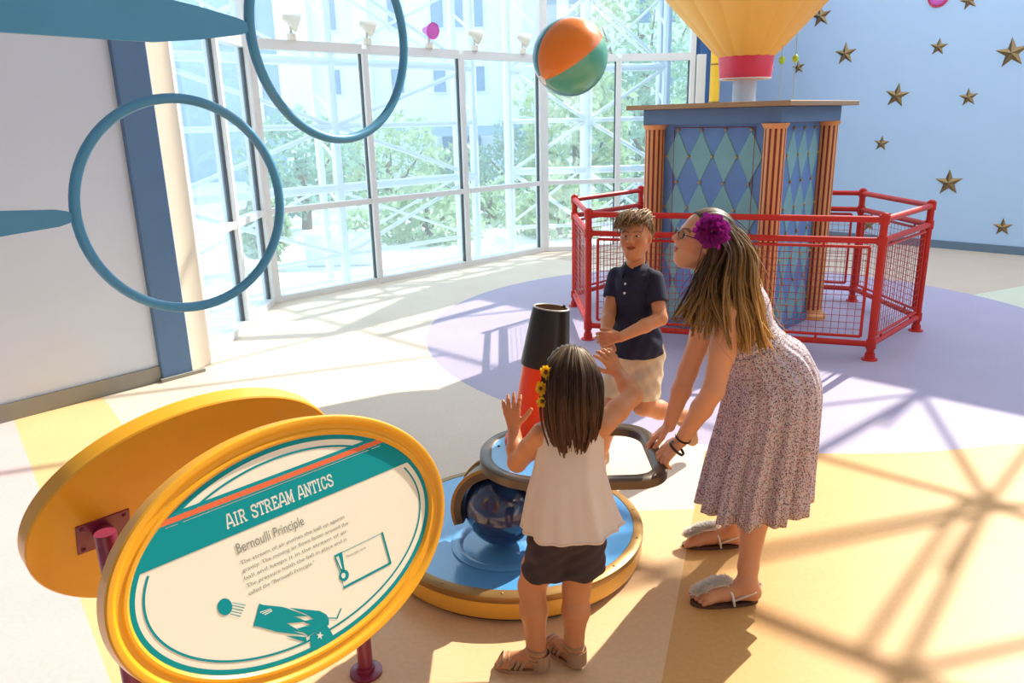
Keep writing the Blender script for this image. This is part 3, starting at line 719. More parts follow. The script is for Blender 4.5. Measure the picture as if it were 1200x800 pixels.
def oval_sign(C_, back, label):
    e, up, n_ = sframe(back)
    root = empty('oval_sign', C_, label, 'sign', 'yellow oval signs')
    P = lambda u, v, h=0: C_ + e*u + up*v + n_*h
    prof = [(0.004, -.050), (0, -.046), (0, .004), (.004, .009), (.014, .010), (.018, .008), (.023, .000), (.034, -.001), (.038, .003), (.044, .003), (.050, -.004), (.050, -.012)]
    nn = 96; vv = []
    for d, h in prof:
        for i in range(nn):
            x, y = ell_off(SA, SB, 2*math.pi*i/nn, d); vv.append(P(x, y, h))
    ff = [(k*nn+i, k*nn+(i+1) % nn, (k+1)*nn+(i+1) % nn, (k+1)*nn+i) for k in range(len(prof)-1) for i in range(nn)]
    mesh_obj('frame', vv, ff, 'yellow_paint', root, 35)
    q = MB(); q.add([P(*ell_off(SA, SB, 2*math.pi*i/nn, .004), -.050) for i in range(nn)], [tuple(range(nn))[::-1]]); q.build('back_panel', 'yellow_paint', root)
    q = MB(); q.add([P(*ell_off(SA, SB, 2*math.pi*i/nn, .047), -.006) for i in range(nn)], [tuple(range(nn))]); q.build('face_panel', 'print_cream', root)
    return root, P, e, up, n_
sgB = oval_sign(CB, True, 'yellow oval sign turned away, showing its plain back and maroon mount')
sg, P, e, up, n_ = oval_sign(CA, False, 'yellow oval sign reading AIR STREAM ANTICS')
HP = -.0052
def uv(x, y):
    w_ = onplane(x, y, CA + n_*HP, n_) - CA; return float(w_@e), float(w_@up)
ai, bi = SA-.05, SB-.05
def xlim(v, ins=0.0): return (ai-ins)*math.sqrt(max(0, 1-(v/(bi-ins))**2))
def strip(name, v0, v1, mname, parent, hh=0):
    vv = []; k = 12
    for i in range(k+1):
        v = v0 + (v1-v0)*i/k; x = xlim(v, -.001); vv += [P(-x, v, HP+hh*.25), P(x, v, HP+hh*.25)]
    return mesh_obj(name, vv, [(2*i, 2*i+1, 2*i+3, 2*i+2) for i in range(k)], mname, parent)
def ring_print(name, d0, d1, vlo, vhi, mname, parent, hh=0):
    vv = []; ff = []; nn = 240; idx = {}
    for i in range(nn):
        t = 2*math.pi*i/nn
        vv += [P(*ell_off(SA, SB, t, .05+d0), HP+hh*.25), P(*ell_off(SA, SB, t, .05+d1), HP+hh*.25)]
    for i in range(nn):
        y = SB*math.sin(2*math.pi*(i+.5)/nn)*.8
        if vlo < y < vhi: continue
        j = (i+1) % nn; ff.append((2*i, 2*j, 2*j+1, 2*i+1))
    return mesh_obj(name, vv, ff, mname, parent)
ring_print('border_line', .001, .012, 9, 9, 'print_teal', sg)
ring_print('border_line', .027, .032, .10, .17, 'print_teal', sg)
strip('title_band', .090, .160, 'print_teal', sg, .0003)
strip('stripe', .167, .179, 'print_orange', sg, .0003)
strip('stripe', .162, .166, 'print_teal', sg, .0003)
strip('stripe', .180, .188, 'print_teal', sg, .0003)
# slab-serif capitals built from strokes
GL = {
 'A': ([[(.06, 0), (.36, 1), (.64, 1), (.94, 0)], [(.2, .33), (.8, .33)]], [(-.04, .3), (.7, 1.04)], []),
 'I': ([[(.3, 0), (.3, 1)]], [(.08, .52)], [(.08, .52)]),
 'R': ([[(.2, 0), (.2, 1)], [(.2, .96), (.55, .96), (.72, .86), (.72, .62), (.55, .5), (.2, .5)], [(.5, .5), (.78, .04)]], [(0, .42), (.62, .98)], [(0, .3)]),
 'S': ([[(.74, .72), (.70, .9), (.45, .98), (.18, .9), (.14, .68), (.3, .56), (.6, .45), (.76, .3), (.7, .09), (.42, .02), (.18, .09), (.1, .28)]], [], []),
 'T': ([[(.42, 0), (.42, 1)], [(.04, .72), (.06, .95), (.78, .95), (.80, .72)]], [(.2, .64)], []),
 'E': ([[(.2, 0), (.2, 1)], [(.2, .95), (.74, .95), (.76, .74)], [(.2, .5), (.55, .5)], [(.2, .05), (.76, .05), (.8, .28)]], [(0, .4)], [(0, .4)]),
 'M': ([[(.18, 0), (.18, 1)], [(.18, 1), (.52, .15), (.86, 1)], [(.86, 0), (.86, 1)]], [(0, .38), (.66, 1.06)], [(0, .26), (.78, 1.04)]),
 'N': ([[(.18, 0), (.18, 1)], [(.18, .96), (.74, .04)], [(.74, 0), (.74, 1)]], [(0, .38)], [(0, .28), (.56, .94)]),
 'C': ([[(.76, .68), (.7, .9), (.45, .98), (.2, .88), (.12, .5), (.2, .12), (.45, .02), (.7, .1), (.78, .32)]], [], [])}
ADV = dict(A=1.0, I=.62, R=1.02, S=.9, T=.86, E=.9, M=1.06, N=.94, C=.92)
def thick(mbq, pts, wdt, f, hh):
    for k in range(len(pts)-1):
        a, b = A_(pts[k], float), A_(pts[k+1], float); d = b-a; l = np.linalg.norm(d); d = d/l; nn_ = A_([-d[1], d[0]])*wdt/2
        a = a - d*wdt*.25; b = b + d*wdt*.25
        mbq.add([f(a+nn_, hh), f(a-nn_, hh), f(b-nn_, hh), f(b+nn_, hh)], [(0, 1, 2, 3)])
def word(txt, u0, u1, v0, h, mname, hh):
    tot = sum(ADV.get(ch, .55) for ch in txt); sx = (u1-u0)/tot; x = u0
    for ch in txt:
        if ch != ' ':
            st, sb, sT = GL[ch]; q = MB(); f = lambda p_, z_, x=x: P(x + p_[0]*sx, v0 + p_[1]*h, HP+z_*.25)
            for s_ in st:
                thick(q, [(a*1., b) for a, b in s_], .17, f, hh)
            for a, b in sb: thick(q, [(a+.03, .035), (b-.03, .035)], .09, f, hh+.00005)
            for a, b in sT: thick(q, [(a+.03, .965), (b-.03, .965)], .09, f, hh+.00005)
            q.build('title_letter', mname, sg)
        x += ADV.get(ch, .55)*sx
word('AIR STREAM ANTICS', -.160, .128, .109, .030, 'print_pale', .0008)
def text(name, s, u, v, h, mname, hh, width=None, bold=0.):
    cu = bpy.data.curves.new(name, 'FONT'); cu.body = s; cu.size = 1; cu.offset = bold
    to = bpy.data.objects.new(name, cu); COL.objects.link(to)
    dg = bpy.context.evaluated_depsgraph_get(); me0 = bpy.data.meshes.new_from_object(to.evaluated_get(dg))
    vv = np.array([v_.co[:] for v_ in me0.vertices]); fs = [tuple(p_.vertices) for p_ in me0.polygons]
    bpy.data.objects.remove(to); bpy.data.curves.remove(cu); bpy.data.meshes.remove(me0)
    if not len(vv): return
    sx = h if width is None else width/(vv[:, 0].max()-vv[:, 0].min())
    w_ = [P(u + (a[0]-vv[:, 0].min())*sx, v + a[1]*h, HP+hh*.25) for a in vv]
    mesh_obj(name, w_, fs, mname, sg)
text('heading_text', 'Bernoulli Principle', -.152, .046, .033, 'print_grey', .0008, width=.175, bold=.006)
for k, (s, wd) in enumerate((('The stream of air pushes the ball up against', .285), ('gravity. The moving air flows faster around the', .29), ('ball and keeps it in the stream of air.', .285), ('The pressure holds the ball in place and is', .275), ('called the "Bernoulli Principle."', .175))):
    text('body_text', s, -.152, .019-.0185*k, .0125, 'print_grey', .0008, width=wd)
# warning box with its exclamation mark
q = MB(); bx_ = [(.079, -.060), (.228, -.060), (.230, -.145), (.082, -.145)]
thick(q, [bx_[0], bx_[1]], .0015, lambda p_, z_: P(p_[0], p_[1], HP+z_*.25), .0006)
thick(q, [bx_[1], bx_[2], bx_[3]], .006, lambda p_, z_: P(p_[0], p_[1], HP+z_*.25), .0006)
thick(q, [bx_[3], bx_[0]], .0015, lambda p_, z_: P(p_[0], p_[1], HP+z_*.25), .0006); q.build('notice_box', 'print_teal', sg)
q = MB(); f_ = lambda p_, z_=.0007: P(p_[0], p_[1], HP+z_*.25)
q.add([f_(a) for a in ((.078, -.058), (.102, -.058), (.096, -.108), (.086, -.108))], [(3, 2, 1, 0)])
q.add([f_((.091+.014*math.cos(t), -.117+.014*math.sin(t))) for t in np.linspace(0, 2*math.pi, 20, endpoint=False)], [tuple(range(20))]); q.build('exclamation_mark', 'print_teal', sg)
q = MB(); q.add([f_(a, .001) for a in ((.082, -.064), (.090, -.064), (.0905, -.098), (.0875, -.098))], [(3, 2, 1, 0)])
q.add([f_((.089+.006*math.cos(t), -.116+.007*math.sin(t)), .001) for t in np.linspace(0, 2*math.pi, 16, endpoint=False)], [tuple(range(16))]); q.build('exclamation_highlight', 'print_pale', sg)
text('notice_text', 'Please take turns', .110, -.078, .009, 'print_grey', .0008, width=.06)
# printed cannon firing a ball
def poly(name, pts, mname, hh):
    q = MB(); q.add([P(*uv(240+x*.15, 680+y*.15), HP+hh*.25) for x, y in pts], [tuple(range(len(pts)))]); o = q.build(name, mname, sg)
    if o.data.polygons[0].normal @ Vector(n_) < 0: o.data.flip_normals()
    return o
poly('printed_ball', [(157+58*math.cos(t), 205+66*math.sin(t)) for t in np.linspace(0, 2*math.pi, 28, endpoint=False)], 'print_teal', .0006)
for k in range(5): poly('speed_line', [(215-4*k, 170+22*k), (320-10*k, 190+22*k), (320-10*k, 196+22*k), (215-4*k, 175+22*k)], 'print_teal', .0006)
poly('printed_cannon', [(425, 180), (455, 190), (600, 205), (640, 215), (810, 280), (700, 280), (800, 320), (640, 335), (770, 405), (690, 395), (790, 430), (560, 400), (420, 360), (380, 355)], 'print_teal', .0006)
poly('printed_cannon', [(660, 213), (900, 238), (950, 265), (970, 300), (970, 345), (800, 440), (800, 425), (720, 375), (830, 345), (760, 320), (850, 300), (790, 262)], 'print_teal', .0006)
poly('printed_cannon', [(630, 432), (790, 440), (800, 485)], 'print_teal', .0006)
poly('printed_carriage', [(820, 435), (955, 352), (978, 380), (1035, 492), (835, 610)], 'print_teal', .0006)
poly('printed_star', [(900+(30 if k % 2 == 0 else 12)*math.sin(math.pi*k/5+.1), 430-(34 if k % 2 == 0 else 13)*math.cos(math.pi*k/5+.1)) for k in range(10)], 'print_pale', .001)
poly('printed_fuse', [(965, 288), (1030, 290), (1062, 215), (1070, 217), (1038, 298), (965, 297)], 'print_teal', .0006)
for k in range(3): poly('printed_gleam', [(430+k*18, 245+k*9), (515+k*6, 218+k*8), (518+k*6, 223+k*8), (433+k*18, 252+k*9)], 'print_pale', .001)

# ================================================================== AIR CANNON
BC = V(-.01, 2.83, 0)
can = empty('air_cannon', BC, 'air cannon on a round blue base with a red nozzle and navy ball joint', 'exhibit')
q = MB(); q.lathe(BC, [(.001, 0), (.50, 0), (.505, .012), (.49, .018), (.001, .018)], 72); q.build('skirting', 'gasket_black', can, 40)
q = MB(); q.lathe(BC, [(.49, .016), (.518, .018), (.522, .03), (.522, .085), (.49, .085)], 96); q.build('side_band', 'yellow_side', can, 40)
q = MB(); q.lathe(BC, [(.522, .083), (.526, .088), (.526, .110), (.515, .116), (.488, .117), (.484, .108)], 96); q.build('rim', 'gold_rim', can, 40)
q = MB(); q.lathe(BC, [(.001, .115), (.486, .115), (.486, .09)], 96); q.build('deck', 'disc_blue', can, 40)
for k in range(14):
    t = 2*math.pi*(k+.3)/14; q = MB(); q.sphere(BC + V(math.cos(t)*.507, math.sin(t)*.507, .1165), (.006, .006, .003), 8, 5); q.build('rim_bolt', 'gold_rim', can, True)
JC = V(-.05, 2.66, .272)
q = MB(); q.lathe(V(JC[0], JC[1], 0), [(.205, .1155), (.205, .122), (.185, .128), (.17, .122), (.16, .1155)], 56); q.build('socket_ring', 'disc_blue', can, 40)
q = MB(); q.sphere(JC, .146, 40, 24); q.build('ball_joint', 'ball_navy', can, True)
# yoke: wide band arching over the ball
q = MB()
def arch(ax_dir, w_, r0, r1, t0, t1, nn=28):
    x = nrm(ax_dir); s_ = nrm(np.cross(Z, x)); vv = []
    for i in range(nn+1):
        t = t0 + (t1-t0)*i/nn; dv = s_*math.cos(t) + Z*math.sin(t)
        for a, r in ((-w_, r0), (-w_, r1), (w_, r1), (w_, r0)): vv.append(JC + x*a + dv*r)
    ff = [(4*i+k, 4*i+(k+1) % 4, 4*i+4+(k+1) % 4, 4*i+4+k) for i in range(nn) for k in range(4)] + [(3, 2, 1, 0), (4*nn, 4*nn+1, 4*nn+2, 4*nn+3)]
    return vv, ff
vv, ff = arch(V(.25, 1, 0), .065, .150, .182, -.35, math.pi+.35); mesh_obj('yoke', vv, ff, 'bronze', can, 40)
for sgn in (-1, 1):
    vv, ff = arch(V(.25, 1, 0), .006, .178, .19, -.35, math.pi+.35)
    vv = [v_ + nrm(V(.25, 1, 0))*.06*sgn for v_ in vv]; mesh_obj('yoke_rib', vv, ff, 'gold_rim', can, 40)
# top plate and handle loop (one stadium outline)
PZ = .490
def stadium(inset):
    x0, x1, y0, y1 = -.130+inset, .545-inset, 2.385+inset, 2.90-inset; pts = []
    r1 = .235-inset; rr2 = .125-inset*.7
    def arc(cx, cy, r, a0, a1, k=10): return [(cx+r*math.cos(math.radians(a0+(a1-a0)*i/k)), cy+r*math.sin(math.radians(a0+(a1-a0)*i/k))) for i in range(k+1)]
    pts += arc(x1-rr2, y0+rr2, rr2, -90, 0) + arc(x1-rr2, y1-rr2, rr2, 0, 90) + arc(x0+r1, y1-r1, r1, 90, 180, 16) + arc(x0+r1, y0+r1, r1, 180, 270, 16)
    return pts
o_, i_ = stadium(0), stadium(.048); nn = len(o_)
vv = []
for pts, zq in ((o_, PZ-.018), (o_, PZ+.012), ([(a*.8+c*.2, b*.8+d_*.2) for (a, b), (c, d_) in zip(o_, i_)], PZ+.020), ([(a*.2+c*.8, b*.2+d_*.8) for (a, b), (c, d_) in zip(o_, i_)], PZ+.020), (i_, PZ+.012), (i_, PZ-.018)):
    vv += [V(a, b, zq) for a, b in pts]
ff = [(k*nn+i, k*nn+(i+1) % nn, ((k+1) % 6)*nn+(i+1) % nn, ((k+1) % 6)*nn+i) for k in range(6) for i in range(nn)]
mesh_obj('handle_loop', vv, ff, 'bronze', can, 40)
pl_pts = [(a, b) for a, b in stadium(.040) if a < .21]; pl_pts = [(.24, 2.425)] + [p_ for p_ in reversed(pl_pts)][::-1] + [(.24, 2.86)]
cx = [p_ for p_ in stadium(.040)]
left = [p_ for p_ in cx if p_[0] < .24]
q = MB(); lp = sorted(left, key=lambda p_: math.atan2(p_[1]-2.64, p_[0]-.24)% (2*math.pi))
q.prism(lp, .020, (0, 0, PZ-.004)); q.build('top_plate', 'disc_blue', can)
for x, y in ((-.06, 2.70), (.0, 2.52), (.03, 2.80)):
    q = MB(); q.sphere((x, y, PZ+.017), (.006, .006, .003), 8, 5); q.build('plate_bolt', 'black_metal', can, True)
q = MB(); q.lathe(V(.02, 2.70, 0), [(.001, .40), (.10, .40), (.12, PZ-.02), (.001, PZ-.02)], 32); q.build('neck', 'bronze', can, 40)
n0_, n1_ = V(.085, 2.74, PZ+.014), at(646, 360, 2.765); na = nrm(n1_-n0_); NL = np.linalg.norm(n1_-n0_)
q = MB(); q.lathe(n0_, [(.001, -.01), (.122, -.01), (.122, .012), (.102, .018), (.083, NL*.60), (.001, NL*.60)], 40, axis=na); q.build('nozzle_cone', 'orange_red', can, 40)
q = MB(); q.lathe(n0_, [(.080, NL*.585), (.093, NL*.585), (.0925, NL*.60), (.070, NL*.985), (.068, NL), (.064, NL)], 40, axis=na); q.build('nozzle_tip', 'black_metal', can, 40)
q = MB(); q.lathe(n0_, [(.062, NL*.995), (.0635, NL*.94), (.074, NL*.70), (.001, NL*.66)], 40, axis=na); q.build('nozzle_bore', 'bore_brown', can, 40)
q = MB(); q.lathe(n0_, [(.0605, NL*.998), (.0625, NL*1.004), (.067, NL*1.004), (.069, NL*.996)], 40, axis=na); q.build('nozzle_lip', 'rim_grey', can, True)
q = MB(); q.sphere(n0_ + na*NL + V(.050, .03, -.004), .006, 8, 6); q.build('nozzle_pin', 'black_metal', can, True)
# small control knob on the left of the plate
q = MB(); q.tube((-.005, 2.80, PZ+.012), (-.005, 2.80, PZ+.055), .012); q.build('plate_knob', 'hoop_blue', can, 40)

# ================================================================== PEOPLE
class SDF:
    def __init__(s, lo, hi, h):
        s.lo = np.array(lo, np.float32); s.h = h; s.n = np.ceil((np.array(hi)-np.array(lo))/h).astype(int)+1
        s.D = np.full(tuple(s.n), .5, np.float32)
        s.ax = [(s.lo[i] + h*np.arange(s.n[i])).astype(np.float32) for i in range(3)]
    def _sl(s, lo, hi):
        a = np.clip(np.floor((np.asarray(lo)-s.lo)/s.h).astype(int), 0, s.n); b = np.clip(np.ceil((np.asarray(hi)-s.lo)/s.h).astype(int)+1, 0, s.n)
        sl = tuple(slice(a[i], b[i]) for i in range(3))
        return sl, s.ax[0][sl[0]][:, None, None], s.ax[1][sl[1]][None, :, None], s.ax[2][sl[2]][None, None, :]
    def _put(s, sl, d, k, sub=False):
        a = s.D[sl]
        if a.size == 0: return
        if sub:
            d = -d; hh = np.maximum(k-np.abs(a-d), 0)/max(k, 1e-6); s.D[sl] = np.maximum(a, d) + hh*hh*k*.25
        else:
            hh = np.maximum(k-np.abs(a-d), 0)/max(k, 1e-6); s.D[sl] = np.minimum(a, d) - hh*hh*k*.25
    def cone(s, a, b, ra, rb, k=.012, flat=None, ratio=1., sub=False):
        a, b = np.asarray(a, float), np.asarray(b, float); R = max(ra, rb)+k+3*s.h
        sl, x, y, z = s._sl(np.minimum(a, b)-R, np.maximum(a, b)+R); ab = b-a; L2 = max(ab@ab, 1e-9)
        px, py, pz = x-np.float32(a[0]), y-np.float32(a[1]), z-np.float32(a[2])
        t = np.clip((px*ab[0]+py*ab[1]+pz*ab[2])/L2, 0, 1).astype(np.float32)
        qx, qy, qz = px-t*ab[0], py-t*ab[1], pz-t*ab[2]
        if flat is not None:
            f = nrm(flat); w_ = (qx*f[0]+qy*f[1]+qz*f[2])*(ratio-1); qx = qx+w_*f[0]; qy = qy+w_*f[1]; qz = qz+w_*f[2]
        d = np.sqrt(qx*qx+qy*qy+qz*qz) - (ra+(rb-ra)*t)
        s._put(sl, d.astype(np.float32), k, sub)
    def ell(s, c, r, k=.012, axes=None, sub=False):
        c = np.asarray(c, float); r = np.asarray(r, float); R = r.max()+k+3*s.h; ax = np.eye(3) if axes is None else np.asarray(axes, float)
        sl, x, y, z = s._sl(c-R, c+R); px, py, pz = x-np.float32(c[0]), y-np.float32(c[1]), z-np.float32(c[2])
        u = [px*a[0]+py*a[1]+pz*a[2] for a in ax]
        k0 = np.sqrt(sum((u[i]/r[i])**2 for i in range(3))); k1 = np.sqrt(sum((u[i]/r[i]**2)**2 for i in range(3)))
        s._put(sl, (k0*(k0-1)/np.maximum(k1, 1e-6)).astype(np.float32), k, sub)
    def chain(s, pts, rs, k=.012, **kw):
        for i in range(len(pts)-1): s.cone(pts[i], pts[i+1], rs[i], rs[i+1], k, **kw)
    def cut(s, p, n, k=.004):      # keep the side where (x-p).n < 0
        p, n = np.asarray(p, float), nrm(n)
        d = ((s.ax[0]-p[0])*n[0])[:, None, None] + ((s.ax[1]-p[1])*n[1])[None, :, None] + ((s.ax[2]-p[2])*n[2])[None, None, :]
        s.D = np.maximum(s.D, d.astype(np.float32))
    def disp(s, fn, band=.03):      # displace near the surface: fn(P)->offset
        i = np.argwhere(np.abs(s.D) < band); P = s.lo + i*s.h
        s.D[tuple(i.T)] += fn(P).astype(np.float32)
    def mesh(s):
        D = s.D; S = D < 0
        c = np.zeros(np.array(S.shape)-1, np.int8)
        for i in (0, 1):
            for j in (0, 1):
                for k in (0, 1): c += S[i:S.shape[0]-1+i, j:S.shape[1]-1+j, k:S.shape[2]-1+k]
        act = np.argwhere((c > 0) & (c < 8)); idm = np.full(c.shape, -1, np.int32); idm[tuple(act.T)] = np.arange(len(act))
        acc = np.zeros((len(act), 3)); cnt = np.zeros(len(act))
        cs = [(i, j, k) for i in (0, 1) for j in (0, 1) for k in (0, 1)]
        val = {q: D[act[:, 0]+q[0], act[:, 1]+q[1], act[:, 2]+q[2]].astype(float) for q in cs}
        for q in cs:
            for a in range(3):
                if q[a] == 0:
                    r = list(q); r[a] = 1; r = tuple(r); v0, v1 = val[q], val[r]; mk = (v0 < 0) != (v1 < 0)
                    t = np.where(mk, v0/np.where(mk, v0-v1, 1), 0); p = np.zeros((len(act), 3)); p[:] = q; p[:, a] = t
                    acc[mk] += p[mk]; cnt[mk] += 1
        vv = s.lo + (act + acc/cnt[:, None])*s.h
        F = []
        for a in range(3):
            b, d = (a+1) % 3, (a+2) % 3
            s0 = [slice(None)]*3; s1 = [slice(None)]*3; s0[a] = slice(0, -1); s1[a] = slice(1, None)
            A, B = S[tuple(s0)], S[tuple(s1)]; ed = np.argwhere(A != B)
            ok = np.ones(len(ed), bool)
            for q in (b, d): ok &= (ed[:, q] > 0) & (ed[:, q] < S.shape[q]-1)
            ed = ed[ok]; ins = A[tuple(ed.T)]
            def cell(ob, od):
                e_ = ed.copy(); e_[:, b] += ob; e_[:, d] += od; return idm[tuple(e_.T)]
            qd = np.stack([cell(-1, -1), cell(0, -1), cell(0, 0), cell(-1, 0)], 1)
            qd[~ins] = qd[~ins][:, ::-1]; F.append(qd)
        return vv, np.concatenate(F)
def fast_mesh(name, vv, ff, mname, parent, cols=None, smooth=True):
    me = bpy.data.meshes.new(name); vv = np.asarray(vv, np.float32) - wloc(parent).astype(np.float32); ff = np.asarray(ff, np.int32); k = ff.shape[1]
    me.vertices.add(len(vv)); me.vertices.foreach_set('co', vv.ravel()); me.loops.add(ff.size); me.loops.foreach_set('vertex_index', ff.ravel())
    me.polygons.add(len(ff)); me.polygons.foreach_set('loop_start', np.arange(0, ff.size, k, dtype=np.int32)); me.polygons.foreach_set('loop_total', np.full(len(ff), k, np.int32))
    me.update(calc_edges=True); me.validate()
    if cols is not None:
        ca = me.color_attributes.new('Col', 'FLOAT_COLOR', 'POINT'); c4 = np.ones((len(vv), 4), np.float32); c4[:, :3] = cols; ca.data.foreach_set('color', c4.ravel())
    return link(name, me, mname, parent, smooth)

class Head:
    """Head frame: f forward, u up, l left; unit = head height."""
    def __init__(s, c, f, u, hh):
        s.c = np.asarray(c, float); s.f = nrm(f); s.u = nrm(np.asarray(u, float) - s.f*(np.asarray(u, float)@s.f)); s.l = np.cross(s.u, s.f); s.h = hh
    def p(s, f, l, u): return s.c + (s.f*f + s.l*l + s.u*u)*s.h
    def axes(s): return (s.f, s.l, s.u)
    def local(s, P): d = (P-s.c)/s.h; return d@s.f, d@s.l, d@s.u
    def build(s, S, mouth_open=0., k=.012):
        h = s.h; ax = s.axes(); E = lambda c, r, k_=k, **kw: S.ell(s.p(*c), np.array(r)*h, k_, ax, **kw)
        E((-.07, 0, .13), (.405, .325, .365)); E((.10, 0, -.10), (.275, .262, .36), .03)
        E((.18, 0, -.385), (.15, .135, .10), .03)                                       # chin
        S.cone(s.p(.02, .22, -.22), s.p(.20, .08, -.42), .07*h, .06*h, .025); S.cone(s.p(.02, -.22, -.22), s.p(.20, -.08, -.42), .07*h, .06*h, .025)
        for sg_ in (-1, 1):
            E((.24, .15*sg_, -.13), (.10, .10, .11), .03)                               # cheek
            S.cone(s.p(.345, .05*sg_, .065), s.p(.29, .20*sg_, .07), .03*h, .022*h, .015)   # brow
            E((.415, .125*sg_, .0), (.055, .072, .042), .012, sub=True)                 # socket
            S.ell(s.p(-.03, .325*sg_, -.05), np.array((.075, .028, .125))*h, .008, (nrm(s.f*.95+s.l*.25*sg_), nrm(s.l*.95*sg_-s.f*.25), s.u))
        S.cone(s.p(.365, 0, .045), s.p(.455, 0, -.105), .022*h, .038*h, .012)
        for sg_ in (-1, 1): E((.405, .042*sg_, -.125), (.04, .036, .03), .008)
        E((.340, 0, -.225), (.05, .085, .026), .012); E((.330, 0, -.28-.05*mouth_open), (.052, .075, .028), .012)
        E((.39, 0, -.252-.025*mouth_open), (.06, .06+.02*mouth_open, .007+.028*mouth_open), .004, sub=True)
        for sg_ in (-1, 1): E((.36, .06*sg_, -.240-.012*mouth_open), (.06, .036, .006+.016*mouth_open), .004, sub=True)
    def colour(s, vv, lip=(.80, .42, .42), brow=(.35, .26, .2)):
        f, l, u = s.local(vv); c = np.ones((len(vv), 3))
        m_ = (f > .25) & ((l/.092)**2 + ((u+.262-1.6*l*l)/.050)**2 < 1); c[m_] = lip
        m_ = (f > .18) & (np.abs(np.abs(l)-.13) < .095) & (np.abs(u-.105+.30*np.abs(np.abs(l)-.14)) < .018); c[m_] = brow
        m_ = (f > .1) & (np.abs(np.abs(l)-.19) < .09) & (np.abs(u+.14) < .09); c[m_] = (1.0, .86, .82)
        return c
    def eyes(s, root, squint=1.):
        for sg_ in (-1, 1):
            q = MB(); q.sphere(s.p(.318, .125*sg_, -.002), np.array((.052, .058, .042*squint))*s.h, 14, 10, s.axes()); ey = q.build('eye', 'eye_white', root, True)
            q = MB(); q.sphere(s.p(.350, .122*sg_, -.001), np.array((.028, .032, .040*squint))*s.h, 12, 8, s.axes()); q.build('iris', 'eye_dark', ey, True)
def hand(S, w_, d, n, t, L, curls, thumb=(.75, .55, -.25), spread=.06, k=.005, tcurl=.3):
    """w_ wrist, d finger direction, n back of the hand, t thumb side, L hand length."""
    d = nrm(d); n = nrm(n - d*(n@d)); t = nrm(t - d*(t@d) - n*(t@n))
    S.cone(w_, w_ + d*.20*L, .115*L, .15*L, .01, flat=n, ratio=1.4)
    S.cone(w_ + d*.18*L + t*.09*L, w_ + d*.44*L + t*.14*L, .10*L, .085*L, .012, flat=n, ratio=1.25)
    S.cone(w_ + d*.18*L - t*.07*L, w_ + d*.42*L - t*.14*L, .10*L, .075*L, .012, flat=n, ratio=1.25)
    for i, (o, ln) in enumerate(((.175, .44), (.06, .49), (-.06, .46), (-.17, .36))):
        cu = curls[i] if hasattr(curls, '__len__') else curls
        p = w_ + d*(.47-.02*abs(i-1))*L + t*o*L; dd = nrm(d + t*(spread*(1.5-i))); a = cu*.6; r = .056*L
        S.cone(w_ + d*.3*L + t*o*.8*L, p, .065*L, .06*L, k)
        for j, f in enumerate((.44, .31, .25)):
            q = p + (dd*math.cos(a) - n*math.sin(a))*ln*f*L; S.cone(p, q, r, r*.93, k); p = q; r *= .93; a += cu*(1.0 if j == 0 else .7)
    p = w_ + d*.12*L + t*.13*L; td_ = nrm(d*thumb[0] + t*thumb[1] + n*thumb[2]); q = p + td_*.25*L
    S.cone(p, q, .085*L, .065*L, .008); td2 = nrm(td_ + (d-t*.6)*tcurl); q2 = q + td2*.19*L; S.cone(q, q2, .062*L, .058*L, .004); S.cone(q2, q2 + nrm(td2+(d-t)*.3*tcurl)*.11*L, .056*L, .048*L, .004)
def loft(rings, nseg, fold, name, mname, parent, thick_=.003, cap_top=False, sub=3):
    """rings: (centre, xaxis*rx, yaxis*ry, amp); fold(theta)->-1..1"""
    C = np.array([r[0] for r in rings]); AX = np.array([r[1] for r in rings]); AY = np.array([r[2] for r in rings]); AM = np.array([r[3] for r in rings])
    m_ = (len(rings)-1)*sub+1; t = np.linspace(0, len(rings)-1, m_)
    def sm(a):
        a = a.reshape(len(rings), -1); out = []
        for tt_ in t:
            i = min(int(tt_), len(rings)-2); f = tt_-i; p0, p1, p2, p3 = a[max(i-1, 0)], a[i], a[i+1], a[min(i+2, len(rings)-1)]
            out.append(.5*((2*p1)+(-p0+p2)*f+(2*p0-5*p1+4*p2-p3)*f*f+(-p0+3*p1-3*p2+p3)*f**3))
        return np.array(out)
    C, AX, AY, AM = sm(C), sm(AX), sm(AY), sm(AM)[:, 0]
    th = np.linspace(0, 2*math.pi, nseg, endpoint=False); fo = np.array([fold(x) for x in th]); vv = []
    for layer in (0, 1):
        for i in range(m_):
            rx = max(np.linalg.norm(AX[i]), 1e-4); s_ = 1 + (AM[i]*fo - (thick_ if layer else 0))/rx
            vv.append(C[i] + AX[i]*(np.cos(th)*s_)[:, None] + AY[i]*(np.sin(th)*s_)[:, None])
    vv = np.concatenate(vv); ff = []; M1 = m_*nseg
    for i in range(m_-1):
        for j in range(nseg):
            a, b, c_, d_ = i*nseg+j, i*nseg+(j+1) % nseg, (i+1)*nseg+(j+1) % nseg, (i+1)*nseg+j
            ff += [(a, d_, c_, b), (M1+a, M1+b, M1+c_, M1+d_)]
    for j in range(nseg):
        k = (j+1) % nseg; e_ = (m_-1)*nseg; ff += [(j, k, M1+k, M1+j), (e_+j, M1+e_+j, M1+e_+k, e_+k)]
    return vv, np.array(ff)
